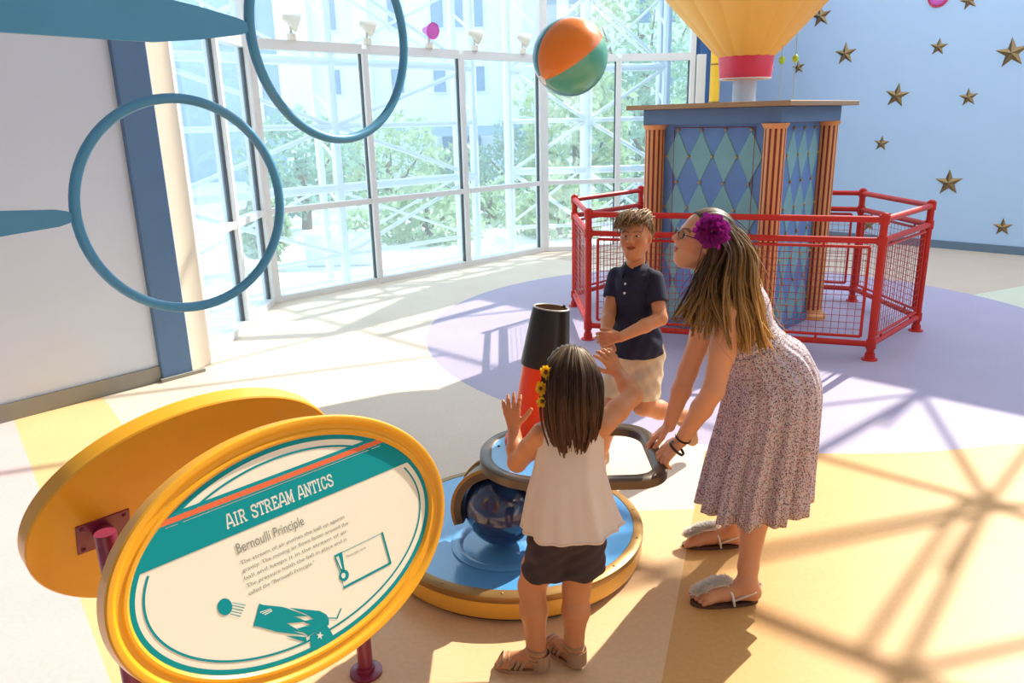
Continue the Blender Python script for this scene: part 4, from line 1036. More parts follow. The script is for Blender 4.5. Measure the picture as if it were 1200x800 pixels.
def strands(near, far, n, steps, r0, r1, noise, wave, cfun, sbias=None, tpow=1., clumps=0, cut0=.82):
    """strands between two layers of guide curves [G][K][3]"""
    near, far = np.array(near, float), np.array(far, float); G, K_ = near.shape[:2]
    def smooth(a):
        x = np.linspace(0, K_-1, steps); out = np.zeros((G, steps, 3))
        for g in range(G):
            for j, xx in enumerate(x):
                i = min(int(xx), K_-2); f = xx-i; p0, p1, p2, p3 = a[g][max(i-1, 0)], a[g][i], a[g][i+1], a[g][min(i+2, K_-1)]
                out[g, j] = .5*((2*p1)+(-p0+p2)*f+(2*p0-5*p1+4*p2-p3)*f*f+(-p0+3*p1-3*p2+p3)*f**3)
        return out
    near, far = smooth(near), smooth(far); VV, FF, CC = [], [], []
    sides = 4; tt_ = np.linspace(0, 1, steps)
    CL = [(rng.uniform(0, G-1), rng.uniform()**tpow, rng.normal(size=3), rng.normal(size=3), rng.uniform(5, 11), rng.uniform(0, 6), rng.uniform(cut0, 1), rng.uniform(.7, 1.3)) for _ in range(clumps)]
    for q in range(n):
        if clumps:
            cl = CL[rng.integers(clumps)]; s_ = float(np.clip(cl[0]+rng.normal()*.09*(G-1)/4, 0, G-1)); t = float(np.clip(cl[1]+rng.normal()*.06, 0, 1))
        else: s_ = rng.uniform(0, G-1) if sbias is None else sbias(); t = rng.uniform()**tpow
        i = min(int(s_), G-2); f = s_-i
        P_ = (near[i]*(1-f)+near[i+1]*f)*(1-t) + (far[i]*(1-f)+far[i+1]*f)*t
        o1, o2 = rng.normal(size=3), rng.normal(size=3)
        kk = .35 if clumps else 1.
        P_ = P_ + o1*noise*kk*(.25+.75*tt_[:, None]) + o2*wave*kk*(np.sin(tt_*rng.uniform(5, 11)+rng.uniform(0, 6))*tt_)[:, None]
        if clumps:
            ic = min(int(cl[0]), G-2); fc_ = cl[0]-ic; PC_ = (near[ic]*(1-fc_)+near[ic+1]*fc_)*(1-cl[1]) + (far[ic]*(1-fc_)+far[ic+1]*fc_)*cl[1]
            pull = (.10+.55*tt_)[:, None]; P_ = P_*(1-pull) + PC_*pull + cl[2]*noise*(.3+tt_[:, None]) + cl[3]*wave*1.1*(np.sin(tt_*cl[4]+cl[5])*tt_**.7)[:, None]
            cutk = min(1, cl[6]*rng.uniform(.93, 1.04))
        else: cutk = rng.uniform(cut0, 1.0)
        P_ = np.stack([np.interp(tt_*cutk, tt_, P_[:, a]) for a in range(3)], 1)
        T = np.gradient(P_, axis=0); T /= np.linalg.norm(T, axis=1)[:, None]+1e-9
        side = np.cross(T, nrm(rng.normal(size=3))); side /= np.linalg.norm(side, axis=1)[:, None]+1e-9; bn = np.cross(T, side)
        r = (r0*(1-tt_)+r1*tt_)*np.minimum(1, tt_*8+.4)*rng.uniform(.7, 1.25); b = len(VV)*steps*sides
        V_ = np.stack([P_ + side*(r*math.cos(a))[:, None] + bn*(r*.6*math.sin(a))[:, None] for a in np.arange(sides)*math.pi*2/sides], 1).reshape(-1, 3)
        VV.append(V_); c = cfun(s_/(G-1), t, tt_)*(cl[7] if clumps else 1); CC.append(np.repeat(c, sides, axis=0))
        k = np.arange(steps-1)[:, None]; j = np.arange(sides)[None, :]
        FF.append(np.stack([b+k*sides+j, b+k*sides+(j+1) % sides, b+(k+1)*sides+(j+1) % sides, b+(k+1)*sides+j], -1).reshape(-1, 4))
    return np.concatenate(VV), np.concatenate(FF), np.concatenate(CC)
def hcol(base, spread=.25):
    base = np.array(base)
    def f(s_, t, tt_): return np.clip(base[None, :]*(1+rng.uniform(-spread, spread)), 0, 1)*np.ones((len(tt_), 1))
    return f
def join(*parts):
    V_, F_, C_, b = [], [], [], 0
    for v, f, c in parts:
        V_.append(v); F_.append(np.asarray(f)+b); C_.append(c); b += len(v)
    return np.concatenate(V_), np.concatenate(F_), np.concatenate(C_)
def sole(path_c, dirv, ln, wid, z0, z1, name, mname, parent):
    d = nrm(dirv); s_ = V(-d[1], d[0], 0); pts = []
    for i in range(28):
        t = 2*math.pi*i/28; x = math.cos(t); wx_ = wid*(.86+.14*x)*(1 if abs(x) < .99 else 1)
        pts.append((x*ln/2, math.sin(t)*wx_/2*(1-.12*math.exp(-((x+.1)/.3)**2))))
    q = MB(); q.prism(pts, z1-z0, V(path_c[0], path_c[1], z0), (d, s_, Z)); return q.build(name, mname, parent, 50)
def band(c, n_, r, wd, th, name, mname, parent, ratio=1., flat=None, a0=0, a1=2*math.pi, nn=24):
    x, y, d = frame_of(n_)
    if flat is not None:
        y = nrm(np.asarray(flat) - d*(np.asarray(flat)@d)); x = np.cross(y, d)
    vv = []; full = abs(a1-a0-2*math.pi) < 1e-6; m_ = nn if full else nn+1
    for i in range(m_):
        t = a0 + (a1-a0)*i/nn; dv = x*math.cos(t) + y*math.sin(t)*ratio
        for rr, h_ in ((r, -wd/2), (r+th, -wd/2), (r+th, wd/2), (r, wd/2)): vv.append(np.asarray(c) + dv*rr + d*h_)
    ff = [(4*i+k, 4*i+(k+1) % 4, 4*((i+1) % m_)+(k+1) % 4, 4*((i+1) % m_)+k) for i in range(nn) for k in range(4)]
    return mesh_obj(name, vv, ff, mname, parent, 50)
def petals(c, n_, rings, mname, name, parent):
    x, y, d = frame_of(n_); vv, ff = [], []
    for (cnt, r, lift, wd, ph) in rings:
        for i in range(cnt):
            a = 2*math.pi*i/cnt + ph + rng.uniform(-.12, .12); u = x*math.cos(a)+y*math.sin(a); s_ = np.cross(d, u); rr = r*rng.uniform(.85, 1.12); lf = lift*rng.uniform(.8, 1.2)
            b = len(vv); rows = [(.08, .35, .0), (.4, .9, .45), (.75, 1.0, .85), (1.0, .55, 1.0)]
            for f, wv, lz in rows:
                for e_ in (-1, -.4, .4, 1):
                    vv.append(np.asarray(c) + u*rr*f + s_*wd*wv*.5*e_ + d*(lf*lz + abs(e_)**2*.18*wd + (rng.uniform(-1, 1)*.10*wd if f == 1.0 else 0)))
            ff += [(b+k*4+j, b+k*4+j+1, b+k*4+j+5, b+k*4+j+4) for k in range(3) for j in range(3)]
    return mesh_obj(name, vv, ff, mname, parent, True)

# ------------------------------------------------------------------ teenager leaning over the handle
T = empty('person', V(.84, 2.58, 0), 'long-haired person in a floral dress leaning over the cannon handle', 'person')
hipC = V(.925, 2.60, .80); neck = V(.712, 2.60, 1.165); tu = nrm(neck-hipC); tf = nrm(V(-tu[2], 0, tu[0])); ts = V(0, 1, 0)
shL, shR = V(.728, 2.463, 1.075), V(.752, 2.735, 1.06)
HT = Head(V(.655, 2.60, 1.295), V(-.93, -.10, .30), V(.30, 0, .95), .212)
S = SDF((.42, 2.26, -.005), (1.12, 2.96, 1.45), .0036)
TAX = (tf, ts, tu)
S.ell(hipC + tu*.0, (.11, .15, .12), .02, TAX); S.ell(hipC + tu*.15, (.09, .115, .14), .04, TAX); S.ell(hipC + tu*.30, (.105, .138, .15), .04, TAX)
S.ell(hipC + tu*.27 + tf*.075 + ts*.06, (.05, .055, .06), .03, TAX); S.ell(hipC + tu*.27 + tf*.075 - ts*.06, (.05, .055, .06), .03, TAX)
S.cone(shL + V(0, .03, 0), shR - V(0, .03, 0), .052, .052, .03)
S.cone(neck - tu*.04, HT.p(-.08, 0, -.22), .054, .050, .02)
elL, wrL = V(.672, 2.42, .815), V(.588, 2.50, .598); elR, wrR = V(.662, 2.745, .775), V(.588, 2.70, .572)
S.chain([shL, (shL+elL)/2, elL], [.050, .043, .036], .02); S.chain([elL, elL*.65+wrL*.35, wrL], [.036, .036, .0235], .015)
S.chain([shR, (shR+elR)/2, elR], [.050, .043, .036], .02); S.chain([elR, elR*.65+wrR*.35, wrR], [.036, .036, .0235], .015)
hand(S, wrL, V(-.70, .10, -.68), V(-.60, -.35, .70), V(.1, .90, .1), .158, (.55, .62, .7, .75), thumb=(.72, .60, -.35), tcurl=.5)
hand(S, wrR, V(-.78, -.10, -.55), V(-.55, .30, .80), V(-.1, -.95, .1), .158, (.45, .55, .65, .7), thumb=(.75, .55, -.35), tcurl=.5)
hl, hr = V(.905, 2.54, .79), V(.915, 2.66, .79); knL, knR = V(.850, 2.495, .425), V(.872, 2.735, .415); anL, anR = V(.828, 2.408, .085), V(.885, 2.79, .085)
for h0, kn, an in ((hl, knL, anL), (hr, knR, anR)):
    S.chain([h0, (h0+kn)/2, kn], [.084, .070, .050], .03); S.chain([kn, kn*.68+an*.32+V(.014, 0, 0), an*.85+kn*.15, an], [.050, .052, .034, .031], .02)
fdL, fdR = nrm(V(-1, -.03, 0)), nrm(V(-1, .03, 0))
for an, fd in ((anL, fdL), (anR, fdR)):
    hb = V(an[0]+.022, an[1], .040); bl = V(an[0], an[1], 0) + fd*.145 + V(0, 0, .033); sd = V(-fd[1], fd[0], 0)
    S.cone(an, hb, .031, .027, .02); S.cone(an + V(0, 0, -.02), bl, .030, .024, .03, flat=Z, ratio=1.0); S.cone(hb, bl, .026, .024, .02)
    S.cone(bl - sd*.018, bl + sd*.018, .023, .022, .015)
    for i in range(5):
        o = (i-2)*.0165*(1 if an is anL else -1); tl = bl + sd*o + fd*(.012-.004*abs(i-1))
        S.cone(tl, tl + fd*(.040-.005*i) - Z*.012, .0105 if i else .012, .0085 if i else .011, .004)
HT.build(S)
vv, ff = S.mesh(); cc = HT.colour(vv); fast_mesh('body', vv, ff, 'skin_fair', T, cc)
HT.eyes(T, .8)
# glasses
q = MB()
for s_ in (-1, 1):
    c0 = HT.p(.415, .125*s_, -.005); q.path([c0 + HT.l*.09*HT.h*math.cos(t) + HT.u*.062*HT.h*math.sin(t) - HT.f*.03*HT.h*abs(math.cos(t))*(1 if math.cos(t)*s_ > 0 else 0) for t in np.linspace(0, 2*math.pi, 24, endpoint=False)], .0018, 6, closed=True)
    q.path([HT.p(.38, .215*s_, .005), HT.p(.20, .31*s_, .01), HT.p(-.02, .345*s_, .0), HT.p(-.09, .345*s_, -.06)], .0018, 6)
q.path([HT.p(.425, .04, 0), HT.p(.44, 0, .012), HT.p(.425, -.04, 0)], .0018, 6); q.build('glasses', 'lens_frame', T, True)
# dress: bodice and gathered skirt
S = SDF((.60, 2.36, .80), (1.12, 2.84, 1.20), .0045)
S.ell(hipC + tu*.13, (.102, .127, .12), .02, TAX); S.ell(hipC + tu*.29, (.118, .150, .145), .04, TAX)
S.ell(hipC + tu*.27 + tf*.078 + ts*.06, (.055, .06, .065), .03, TAX); S.ell(hipC + tu*.27 + tf*.078 - ts*.06, (.055, .06, .065), .03, TAX)
for s_ in (-1, 1): S.cone(neck - tu*.10 + ts*.085*s_ + tf*.06, neck - tu*.03 + ts*.085*s_ - tf*.02, .028, .030, .02); S.cone(neck - tu*.03 + ts*.085*s_ - tf*.02, neck - tu*.12 + ts*.08*s_ - tf*.06, .028, .03, .02)
S.disp(lambda P: .0025*np.sin(((P-hipC)@tu)*260)*(((P-hipC)@tu) < .20)*(((P-hipC)@tu) > .11))
S.cut(hipC + tu*.11, -tu)
vv, ff = S.mesh(); dr = fast_mesh('dress', vv, ff, 'dress_floral', T)
yv = V(0, 1, 0)
def dfold(t): return math.cos(13*t+.6*math.sin(2*t)) + .45*math.cos(29*t+1.3*math.sin(3*t)) + .25*math.sin(5*t)
xr = lambda r, a=None: (V(1, 0, 0) if a is None else nrm(a))*r
vv, ff = loft([(hipC + tu*.145, xr(.104, -tf), yv*.128, .001), (hipC + tu*.11, xr(.112, -tf), yv*.135, .003), (hipC + tu*.05 + V(.006, 0, 0), xr(.142, -tf*.8+V(.3, 0, .1)), yv*.162, .004), (V(.93, 2.6, .77), xr(.158, V(1, 0, .15)), yv*.192, .006), (V(.922, 2.6, .62), xr(.168, V(1, 0, .08)), yv*.205, .010), (V(.905, 2.6, .46), xr(.180), yv*.212, .014), (V(.890, 2.6, .315), xr(.196, V(1, 0, .16)), yv*.222, .018)], 220, dfold, '', '', T, .004)
sk = fast_mesh('skirt', vv, ff, 'dress_floral', dr)
# bracelets and ring
band(wrL*.93+elL*.07, wrL-elL, .0265, .006, .003, 'bracelet', 'rubber_black', T)
band(wrL*.99 + V(-.012, .004, -.012), V(-.5, .1, -.6), .031, .009, .004, 'bracelet', 'rubber_black', T, ratio=.95)
# sandals
for an, fd, nm in ((anL, fdL, 0), (anR, fdR, 1)):
    c0 = V(an[0], an[1], 0) + fd*.080; sn = sole(c0, fd, .250, .088, .0, .012, 'sandal', 'sandal_sole', T)
    a0 = V(an[0], an[1], 0); s_ = V(-fd[1], fd[0], 0)
    q = MB(); q.path([a0 + fd*.055 + s_*.040 + Z*.012, a0 + fd*.062 + s_*.034 + Z*.05, a0 + fd*.075 + Z*.082, a0 + fd*.062 - s_*.034 + Z*.05, a0 + fd*.055 - s_*.040 + Z*.012], .0045, 8); q.build('strap', 'strap_white', sn, True)
    q = MB(); q.path([a0 + fd*.058 + s_*.036 + Z*.03, a0 - fd*.02 + s_*.034 + Z*.062, a0 - fd*.052 + Z*.070, a0 - fd*.02 - s_*.034 + Z*.062, a0 + fd*.058 - s_*.036 + Z*.03], .0042, 8); q.build('strap', 'strap_white', sn, True)
    # fluffy pompom strip along the instep
    n_ = 1500; t = rng.uniform(0, 1, n_); C0 = (a0 + fd*.075 + Z*.088)[None, :]*(1-t[:, None]) + (a0 + fd*.188 + Z*.045)[None, :]*t[:, None] + Z*.012*np.sin(t*math.pi)[:, None]
    u = rng.normal(size=(n_, 3)); u[:, 2] = np.abs(u[:, 2]); u /= np.linalg.norm(u, axis=1)[:, None]; b = C0 + u*.010; e_ = C0 + u*rng.uniform(.022, .034, n_)[:, None]; sv = np.cross(u, rng.normal(size=(n_, 3))); sv /= np.linalg.norm(sv, axis=1)[:, None]; bt = np.cross(u, sv)
    pv = np.stack([b+sv*.004, b-sv*.002+bt*.0035, b-sv*.002-bt*.0035, e_], 1).reshape(-1, 3); k = np.arange(n_)*4
    pf = np.concatenate([np.stack([k, k+1, k+3], 1), np.stack([k+1, k+2, k+3], 1), np.stack([k+2, k, k+3], 1)])
    q = MB(); q.path([a0 + fd*(.075+.113*f) + Z*(.086-.043*f+.012*math.sin(f*math.pi)) for f in np.linspace(0, 1, 8)], .015, 10); core = np.array(q.v)
    mesh_obj('pompom', np.concatenate([pv, core]), [tuple(x) for x in pf] + [tuple(i+len(pv) for i in f) for f in q.f], 'fluff_white', sn)
# hair: scalp shell, guide-driven locks
S = SDF(HT.c - .2, HT.c + .2, .004)
S.ell(HT.p(-.085, 0, .14), np.array((.43, .355, .395))*HT.h, .01, HT.axes()); S.ell(HT.p(-.22, 0, -.10), np.array((.27, .31, .36))*HT.h, .03, HT.axes())
S.cut(HT.p(.20, 0, .30), HT.f*.75 - HT.u*.62); S.cut(HT.p(.02, 0, -.45), -HT.u)
S.disp(lambda P: .0010*np.sin(((P-HT.c)@HT.l)*420))
hv, hf = S.mesh(); hc = np.tile(np.array([.10, .055, .025]), (len(hv), 1))
near = [[(822, 257, 2.55), (836, 285, 2.49), (822, 320, 2.47), (806, 352, 2.45), (786, 378, 2.43)],
        [(826, 254, 2.55), (842, 290, 2.49), (832, 330, 2.455), (826, 365, 2.43), (828, 398, 2.41)],
        [(832, 251, 2.56), (854, 290, 2.49), (850, 335, 2.44), (850, 375, 2.405), (853, 412, 2.40)],
        [(840, 249, 2.57), (868, 292, 2.50), (868, 338, 2.44), (874, 380, 2.41), (878, 416, 2.40)],
        [(848, 250, 2.58), (880, 295, 2.53), (886, 340, 2.47), (896, 378, 2.44), (904, 410, 2.43)]]
far = [[(824, 254, 2.62), (834, 290, 2.66), (816, 326, 2.67), (808, 350, 2.68), (800, 372, 2.70)],
       [(830, 250, 2.62), (848, 286, 2.67), (838, 325, 2.67), (836, 352, 2.68), (838, 378, 2.69)],
       [(838, 249, 2.62), (862, 280, 2.68), (864, 318, 2.68), (870, 350, 2.69), (872, 382, 2.70)],
       [(846, 249, 2.63), (876, 284, 2.67), (880, 325, 2.66), (890, 358, 2.67), (896, 388, 2.68)],
       [(852, 252, 2.62), (882, 292, 2.62), (890, 332, 2.58), (904, 366, 2.58), (914, 396, 2.58)]]
G = lambda g: [[at(p[0], p[1]+(7 if i == 0 else 0), p[2]) for i, p in enumerate(c)] for c in g]
def tcol(s_, t, tt_):  # gold on the back locks puts the sunlight into the hair colour
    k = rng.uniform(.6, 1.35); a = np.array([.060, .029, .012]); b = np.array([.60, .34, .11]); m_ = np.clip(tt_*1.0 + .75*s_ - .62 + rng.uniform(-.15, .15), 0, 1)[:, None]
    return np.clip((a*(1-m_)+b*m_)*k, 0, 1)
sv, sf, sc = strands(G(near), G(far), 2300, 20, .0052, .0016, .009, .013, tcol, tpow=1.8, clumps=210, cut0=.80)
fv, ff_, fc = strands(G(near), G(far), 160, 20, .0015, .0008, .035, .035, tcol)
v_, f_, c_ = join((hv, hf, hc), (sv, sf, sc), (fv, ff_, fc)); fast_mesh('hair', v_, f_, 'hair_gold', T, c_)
fcn = at(834, 271, 2.475); fn = nrm(V(-.15, -1, .05))
fl = petals(fcn, fn, ((16, .058, .002, .024, 0), (15, .053, .014, .022, .2), (14, .046, .026, .020, .5), (12, .037, .036, .018, .1), (9, .027, .044, .014, .4), (7, .014, .050, .011, 0)), 'petal_purple', 'hair_flower', T)

# ------------------------------------------------------------------ small girl with raised hands
Gd = empty('person', V(.13, 2.09, 0), 'small person in a cream sleeveless top and dark shorts, hands raised', 'person')
ghip = V(.150, 2.105, .500); gnk = V(.172, 2.115, .862); gu = nrm(gnk-ghip); gs = V(1, 0, 0); gf = nrm(np.cross(gu, gs)); GAX = (gs, gf, gu)
HG = Head(V(.166, 2.125, .975), V(-.22, .95, .12), V(0, -.1, 1), .195)
S = SDF((-.10, 1.90, -.005), (.46, 2.52, 1.10), .0033)
S.ell(ghip, (.082, .074, .085), .02, GAX); S.ell(ghip + gu*.13, (.078, .064, .12), .03, GAX); S.ell(ghip + gu*.255, (.088, .068, .10), .03, GAX)
gL, gR = V(.085, 2.115, .800), V(.258, 2.115, .822)
S.cone(gL + V(.02, 0, 0), gR - V(.02, 0, 0), .034, .034, .02); S.cone(gnk - gu*.03, HG.p(-.05, 0, -.25), .037, .036, .015)
eL, wL = at(606, 542, 2.20), at(602, 502, 2.285); eR, wR = at(742, 463, 2.23), at(725, 437, 2.33)
S.chain([gL, (gL+eL)/2, eL], [.037, .033, .029], .015); S.chain([eL, eL*.6+wL*.4, wL], [.029, .028, .020], .012)
S.chain([gR, (gR+eR)/2, eR], [.037, .033, .029], .015); S.chain([eR, eR*.6+wR*.4, wR], [.029, .028, .020], .012)
hand(S, wL, V(-.10, .25, 1), V(-.25, -1, .15), V(1, -.2, .1), .120, (.28, .22, .25, .3), thumb=(.55, .80, .0), spread=.14, tcurl=.15)
hand(S, wR, V(-.50, .05, .85), V(.35, -.85, .35), V(-.85, -.3, -.3), .115, (.55, .6, .6, .6), thumb=(.6, .7, -.3), spread=.12, tcurl=.3)
gkL, gkR = V(.045, 2.115, .285), V(.185, 2.11, .275); gaL, gaR = V(.055, 2.075, .075), V(.176, 2.095, .07)
for hx, kn, an in ((.112, gkL, gaL), (.200, gkR, gaR)):
    h0 = V(hx, 2.105, .48); S.chain([h0, (h0*.35+kn*.65), kn], [.056, .052, .043], .02); S.chain([kn, kn*.65+an*.35+V(0, -.010, 0), an*.85+kn*.15, an], [.042, .043, .030, .027], .015)
gfd = (nrm(V(-.95, .12, 0)), nrm(V(-.66, .75, 0)))
for an, fd in zip((gaL, gaR), gfd):
    sd = V(-fd[1], fd[0], 0); hb = V(an[0], an[1], .034) - fd*.016; bl = V(an[0], an[1], .03) + fd*.095
    S.cone(an, hb, .027, .023, .015); S.cone(an - Z*.015, bl, .025, .02, .02); S.cone(hb, bl, .023, .02, .015); S.cone(bl - sd*.014, bl + sd*.014, .0185, .0185, .01)
    for i in range(5): S.cone(bl + sd*(i-2)*.0125 + fd*.008, bl + sd*(i-2)*.0125 + fd*(.030-.003*abs(i-2)) - Z*.008, .0085, .0075, .003)
HG.build(S, k=.01)
vv, ff = S.mesh(); fast_mesh('body', vv, ff, 'skin', Gd, HG.colour(vv)); HG.eyes(Gd)
# shorts
S = SDF((-.02, 1.96, .28), (.34, 2.28, .64), .0042)
S.ell(ghip + V(.004, -.004, .0), (.100, .092, .08), .02, GAX)
for hx, kn in ((.110, gkL), (.203, gkR)):
    h0 = V(hx, 2.103, .455); k1 = V(kn[0]*.55+h0[0]*.45, kn[1]-.004, .27); S.cone(h0, k1, .074, .076, .018)
S.disp(lambda P: .0028*np.sin(P[:, 0]*75+P[:, 2]*60) + .002*np.sin(P[:, 2]*140-P[:, 0]*90))
S.cut((0, 0, .335), (0.05, 0, -1))
vv, ff = S.mesh(); fast_mesh('shorts', vv, ff, 'shorts_brown', Gd)
# blouse
def gfold(t): return math.cos(6*t+.5) + .6*math.cos(11*t+1.1*math.sin(2*t)) + .3*math.cos(17*t)
R_ = lambda x, y, z: V(x, y, z)
vv, ff = loft([(R_(.168, 2.110, .860), gs*.040, gf*.040, .000), (R_(.168, 2.112, .846), gs*.066, gf*.050, .001), (R_(.168, 2.112, .815), gs*.094, gf*.066, .001), (R_(.166, 2.112, .760), gs*.098, gf*.080, .002), (R_(.163, 2.110, .690), gs*.104, gf*.090, .003), (R_(.162, 2.108, .610), gs*.122, gf*.104, .005), (R_(.166, 2.105, .545), gs*.136, gf*.114, .007), (R_(.170, 2.102, .498), nrm(V(1, 0, .05))*.148, gf*.122, .009)], 160, gfold, '', '', Gd, .003)
bl_ = fast_mesh('blouse', vv, ff, 'blouse_cream', Gd)
def hem(z0, rx, ry, nm):
    pts = [V(.170, 2.102, z0) + nrm(V(1, 0, .05))*math.cos(t)*(rx+.009*gfold(t)*rx/.148) + gf*math.sin(t)*(ry+.009*gfold(t)*ry/.148) for t in np.linspace(0, 2*math.pi, 120, endpoint=False)]
    q = MB(); q.path(pts, .0022, 6, closed=True); q.build(nm, 'blouse_cream', bl_, True)
hem(.503, .1465, .1205, 'hem')
# lace edge on the shoulders, key opening at the neck
q = MB(); q.path([at(690, 503, 2.045), at(683, 508, 2.036), at(678, 503, 2.04)], .003, 6); q.build('neck_loop', 'rubber_black', bl_, True)
# sandals
for an, fd in zip((gaL, gaR), gfd):
    c0 = V(an[0], an[1], 0) + fd*.052; sn = sole(c0, fd, .172, .070, 0, .014, 'sandal', 'sandal_tan', Gd); s_ = V(-fd[1], fd[0], 0)
    for f in np.linspace(.045, .115, 5): band(V(an[0], an[1], .030) + fd*f, fd + Z*.5, .0285, .010, .003, 'strap', 'sandal_tan', sn, ratio=.9, flat=Z)
    for z_ in (.050, .068, .086): band(V(an[0], an[1], z_), Z + fd*-.15, .0315, .008, .003, 'strap', 'sandal_tan', sn)
    band(V(an[0], an[1], .045) - fd*.012, Z, .030, .05, .003, 'heel_cup', 'sandal_tan', sn)
# hair
S = SDF(HG.c - .17, HG.c + .17, .0038)
S.ell(HG.p(-.085, 0, .13), np.array((.44, .375, .40))*HG.h, .01, HG.axes()); S.ell(HG.p(-.22, 0, -.15), np.array((.25, .34, .40))*HG.h, .03, HG.axes())
S.cut(HG.p(.22, 0, .30), HG.f*.8 - HG.u*.55)
S.disp(lambda P: .002*np.sin(((P-HG.c)@HG.l)*460+((P-HG.c)@HG.f)*120))
hv, hf = S.mesh(); hc = np.tile(np.array([.07, .035, .02]), (len(hv), 1))
def g2(rows): return [[at(*p) for p in c] for c in rows]
near = g2([[(660, 409, 2.09), (641, 430, 2.04), (637, 462, 2.02), (640, 495, 2.02), (648, 522, 2.02)],
           [(664, 408, 2.07), (650, 432, 2.015), (647, 465, 1.995), (650, 500, 2.00), (655, 528, 2.00)],
           [(669, 407, 2.06), (664, 435, 1.995), (663, 470, 1.975), (665, 505, 1.985), (668, 536, 1.99)],
           [(675, 408, 2.06), (680, 435, 2.00), (681, 470, 1.98), (682, 505, 1.99), (681, 534, 1.995)],
           [(680, 409, 2.07), (694, 435, 2.03), (697, 468, 2.01), (695, 500, 2.01), (692, 524, 2.01)],
           [(684, 411, 2.09), (703, 440, 2.07), (706, 470, 2.05), (702, 495, 2.045), (698, 512, 2.04)]])
far = [[p + V(0, .03 if i else .01, 0) for i, p in enumerate(c)] for c in near]
def gcol(s_, t, tt_):  # lighter roots paint the sunlit crown into the hair colour
    k = rng.uniform(.6, 1.4); a = np.array([.19, .115, .055]); b = np.array([.036, .015, .008]); c3 = np.array([.115, .045, .02]); m_ = np.clip(tt_*3.0, 0, 1)[:, None]; m2 = np.clip(tt_*2-1, 0, 1)[:, None]
    return np.clip(((a*(1-m_)+b*m_)*(1-m2)+c3*m2)*k, 0, 1)
sv, sf, sc = strands(near, far, 1500, 18, .0048, .0013, .0050, .0040, gcol, clumps=130, cut0=.80)
v_, f_, c_ = join((hv, hf, hc), (sv, sf, sc)); fast_mesh('hair', v_, f_, 'hair_gold', Gd, c_)
for px, py in ((641, 436), (635, 455), (637, 470)):
    c0 = at(px, py, 2.025); fl = petals(c0, nrm(V(-.6, -.8, .2)), ((9, .020, .004, .011, 0), (8, .015, .008, .009, .3)), 'petal_yellow', 'hair_flower', Gd)
    q = MB(); q.sphere(c0 + nrm(V(-.6, -.8, .2))*.006, .0055, 10, 6); q.build('flower_eye', 'flower_eye', fl, True)

# ------------------------------------------------------------------ boy
B = empty('person', V(.58, 3.5, 0), 'short-haired person in a navy polo shirt and khaki shorts', 'person')
bhip = V(.595, 3.52, .645); bnk = V(.580, 3.51, 1.035); bu = nrm(bnk-bhip); bf = nrm(V(-.60, -.80, 0)); bf = nrm(bf - bu*(bf@bu)); bs = np.cross(bu, bf); BAX = (bf, bs, bu)
HB = Head(at(745, 277, 3.475), V(-.42, -.88, .16), V(-.05, 0, 1), .205)
S = SDF((.36, 3.15, -.005), (1.05, 3.80, 1.32), .0038)
S.ell(bhip, (.072, .092, .08), .02, BAX); S.ell(bhip + bu*.15, (.075, .095, .13), .03, BAX); S.ell(bhip + bu*.28, (.070, .090, .10), .03, BAX)
bL, bR = bnk - bu*.055 + bs*.097, bnk - bu*.055 - bs*.097
S.cone(bL - bs*.02, bR + bs*.02, .030, .030, .02); S.cone(bnk - bu*.03, HB.p(-.05, 0, -.25), .043, .041, .015)
# left/right as the body has them
beL, bwL = at(774, 373, 3.36), at(727, 395, 3.25); beR, bwR = at(714, 366, 3.50), at(709, 392, 3.36)
if bL[0] < bR[0]: bL, bR = bR, bL
S.chain([bL, beL], [.034, .031], .015); S.chain([beL, beL*.6+bwL*.4, bwL], [.032, .031, .022], .012)
S.chain([bR, beR], [.034, .031], .015); S.chain([beR, beR*.6+bwR*.4, bwR], [.032, .031, .022], .012)
hand(S, bwL, V(-1, -.05, -.05), V(.1, -.9, .35), V(.0, -.1, 1), .135, (.6, .6, .65, .7), thumb=(.7, .5, -.3), tcurl=.4)
hand(S, bwR, V(.05, -.35, -.9), V(-.8, -.4, .2), V(.2, -.8, -.1), .130, (.5, .5, .6, .7), tcurl=.4)
bkL, baL = V(.618, 3.43, .375), at(806, 488, 3.60); bkR, baR = V(.490, 3.50, .36), V(.435, 3.56, .075)
for h0, kn, an in ((bhip + V(.06, -.01, -.02), bkL, baL), (bhip + V(-.055, 0, -.02), bkR, baR)):
    S.chain([h0, (h0+kn)/2, kn], [.064, .060, .048], .02); S.chain([kn, kn*.65+an*.35, an*.85+kn*.15, an], [.047, .047, .033, .030], .015)
HB.build(S, mouth_open=.25, k=.01)
fdl = nrm(V(.25, .25, -1)); S.cone(baL, baL + fdl*.06, .028, .026, .015); S.cone(baL + nrm(baL-bkL)*.03, baL + fdl*.15, .028, .022, .015)
fdr = nrm(V(-.5, -.85, 0)); S.cone(V(baR[0], baR[1], .04), V(baR[0], baR[1], .036) + fdr*.12, .03, .026, .015, flat=Z, ratio=1.1); S.cone(baR, V(baR[0], baR[1], .04), .03, .03, .01)
vv, ff = S.mesh(); fast_mesh('body', vv, ff, 'skin', B, HB.colour(vv, (.80, .46, .43), (.62, .5, .4))); HB.eyes(B, .5)
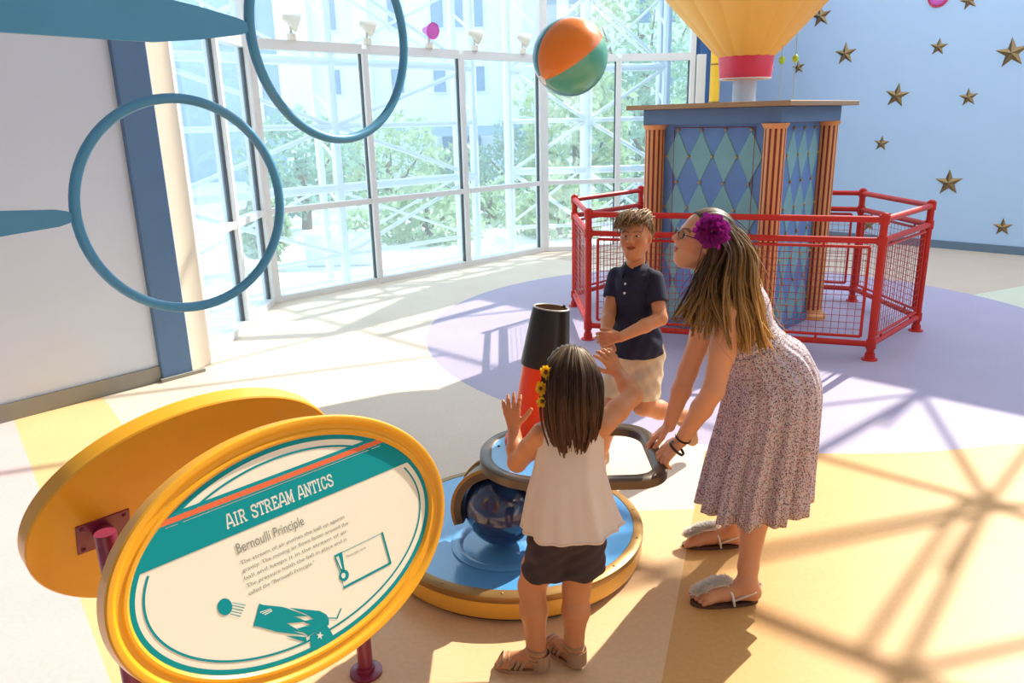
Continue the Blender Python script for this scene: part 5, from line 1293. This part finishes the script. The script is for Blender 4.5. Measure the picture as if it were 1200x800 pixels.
# shoes
def shoe(a, b, up_, nm):
    S = SDF(np.minimum(a, b)-.09, np.maximum(a, b)+.09, .004); d = nrm(b-a)
    S.cone(a, b, .036, .034, .01, flat=up_, ratio=1.05); S.cone(a, a + up_*.03, .034, .036, .01); S.cut(a - up_*.034, -up_)
    v, f = S.mesh(); sh = fast_mesh(nm, v, f, 'sandal_tan', B); return sh
shoe(V(baR[0], baR[1], .036) - fdr*.02, V(baR[0], baR[1], .036) + fdr*.13, Z, 'shoe')
shoe(baL + fdl*.01, baL + fdl*.15, nrm(V(-1, -.1, -.25)), 'shoe')
# polo
S = SDF((.36, 3.22, .58), (.86, 3.80, 1.10), .0042)
S.ell(bhip + bu*.0, (.120, .132, .13), .02, BAX); S.ell(bhip + bu*.15, (.100, .112, .15), .05, BAX); S.ell(bhip + bu*.28, (.092, .106, .12), .03, BAX)
S.cone(bL - bs*.02*np.sign(bs[0]), bR + bs*.02*np.sign(bs[0]), .046, .046, .025); S.cone(bnk - bu*.06, bnk - bu*.01, .058, .050, .02)
S.disp(lambda P: .0025*np.sin(P[:, 2]*70+P[:, 0]*55+P[:, 1]*30) + .002*np.sin(P[:, 0]*110-P[:, 2]*40))
for sh_, el_ in ((bL, beL), (bR, beR)):
    S2 = SDF((.36, 3.22, .58), (.86, 3.80, 1.10), .0042); d = nrm(el_-sh_); e0 = sh_*.40+el_*.60
    S2.cone(sh_, sh_*.2+el_*.8, .045, .047, .012); S2.cut(e0, d); S.D = np.minimum(S.D, S2.D)
S.cut(bhip + bu*-.03, -bu)
vv, ff = S.mesh(); po = fast_mesh('polo_shirt', vv, ff, 'navy_cloth', B)
cn = bnk - bu*.012
vv = []; nn = 40
for i in range(nn+1):
    t = -math.pi+.35 + (2*math.pi-.7)*i/nn; dv = -bf*math.cos(t) + bs*math.sin(t)
    spread_ = 1 if abs(t) < 2.2 else 1+(abs(t)-2.2)*.25
    for r, z_ in ((.050, .026), (.055, .030), (.074*spread_, -.012), (.072*spread_, -.018)): vv.append(cn + dv*r + bu*z_ - bu*(.020 if abs(t) > 2.2 else 0)*(abs(t)-2.2))
ff = [(4*i+k, 4*i+(k+1) % 4, 4*i+4+(k+1) % 4, 4*i+4+k) for i in range(nn) for k in range(4)]
mesh_obj('collar', vv, ff, 'navy_cloth', po, True)
for k in range(2):
    q = MB(); q.sphere(bnk - bu*(.060+.042*k) + bf*(.100+.008*k), .0055, 10, 6); q.build('button', 'button_white', po, True)
# shorts
S = SDF((.40, 3.30, .26), (.84, 3.76, .76), .0045)
S.ell(bhip + V(0, 0, -.02), (.096, .110, .09), .02, BAX)
for h0, kn in ((bhip + V(.055, -.01, -.03), bkL), (bhip + V(-.055, 0, -.03), bkR)): S.cone(h0, kn*.85+h0*.15, .082, .076, .025)
S.disp(lambda P: .003*np.sin(P[:, 2]*80-P[:, 0]*50) + .002*np.sin(P[:, 0]*120+P[:, 2]*60))
S.cut((0, 0, .415), (0, 0, -1)); S.cut(bhip + bu*.10, bu)
vv, ff = S.mesh(); fast_mesh('shorts', vv, ff, 'khaki_cloth', B)
# hair: short, swept fringe
S = SDF(HB.c - .18, HB.c + .18, .0038)
S.ell(HB.p(-.075, 0, .175), np.array((.44, .355, .40))*HB.h, .01, HB.axes())
S.cut(HB.p(.19, 0, .26), HB.f*.72 - HB.u*.70); S.cut(HB.p(-.1, 0, -.18), -HB.u*.95 + HB.f*.32)
S.disp(lambda P: .003*np.sin(((P-HB.c)@HB.l)*300+((P-HB.c)@HB.f)*140) + .002*np.sin(((P-HB.c)@HB.f)*330))
hv, hf = S.mesh(); hc = np.tile(np.array([.24, .14, .07]), (len(hv), 1))
nr, fr_ = [], []
for a in np.linspace(-1, 1, 9):
    nr.append([HB.p(-.34, a*.20, .49), HB.p(-.02, a*.28, .56), HB.p(.24, a*.29-.04, .46), HB.p(.40, a*.28-.10, .24+.08*a)])
    fr_.append([HB.p(-.40, a*.30, .34), HB.p(-.05, a*.37, .42), HB.p(.17, a*.34, .36), HB.p(.33, a*.32-.06, .16+.08*a)])
sv, sf, sc = strands(nr, fr_, 420, 9, .0045, .0016, .009, .008, hcol((.36, .22, .105), .5))
nr, fr_ = [], []
for a in np.linspace(0, 2*math.pi, 13): 
    u_ = A_([math.cos(a)*.36-.10, math.sin(a)*.33])
    if u_[0] > .12: u_[0] = .12
    nr.append([HB.p(-.15+u_[0]*.3, u_[1]*.3, .52), HB.p(u_[0]*.8-.03, u_[1]*.8, .42), HB.p(u_[0]-.02, u_[1]*1.06, .20), HB.p(u_[0]*1.03-.02, u_[1]*1.06, .0)])
fr_ = [[p_*.98 + HB.c*.02 for p_ in c] for c in nr]
sv2, sf2, sc2 = strands(nr, fr_, 420, 8, .0045, .0014, .004, .003, hcol((.38, .24, .12), .4))
v_, f_, c_ = join((hv, hf, hc), (sv, sf, sc), (sv2, sf2, sc2)); fast_mesh('hair', v_, f_, 'hair_gold', B, c_)
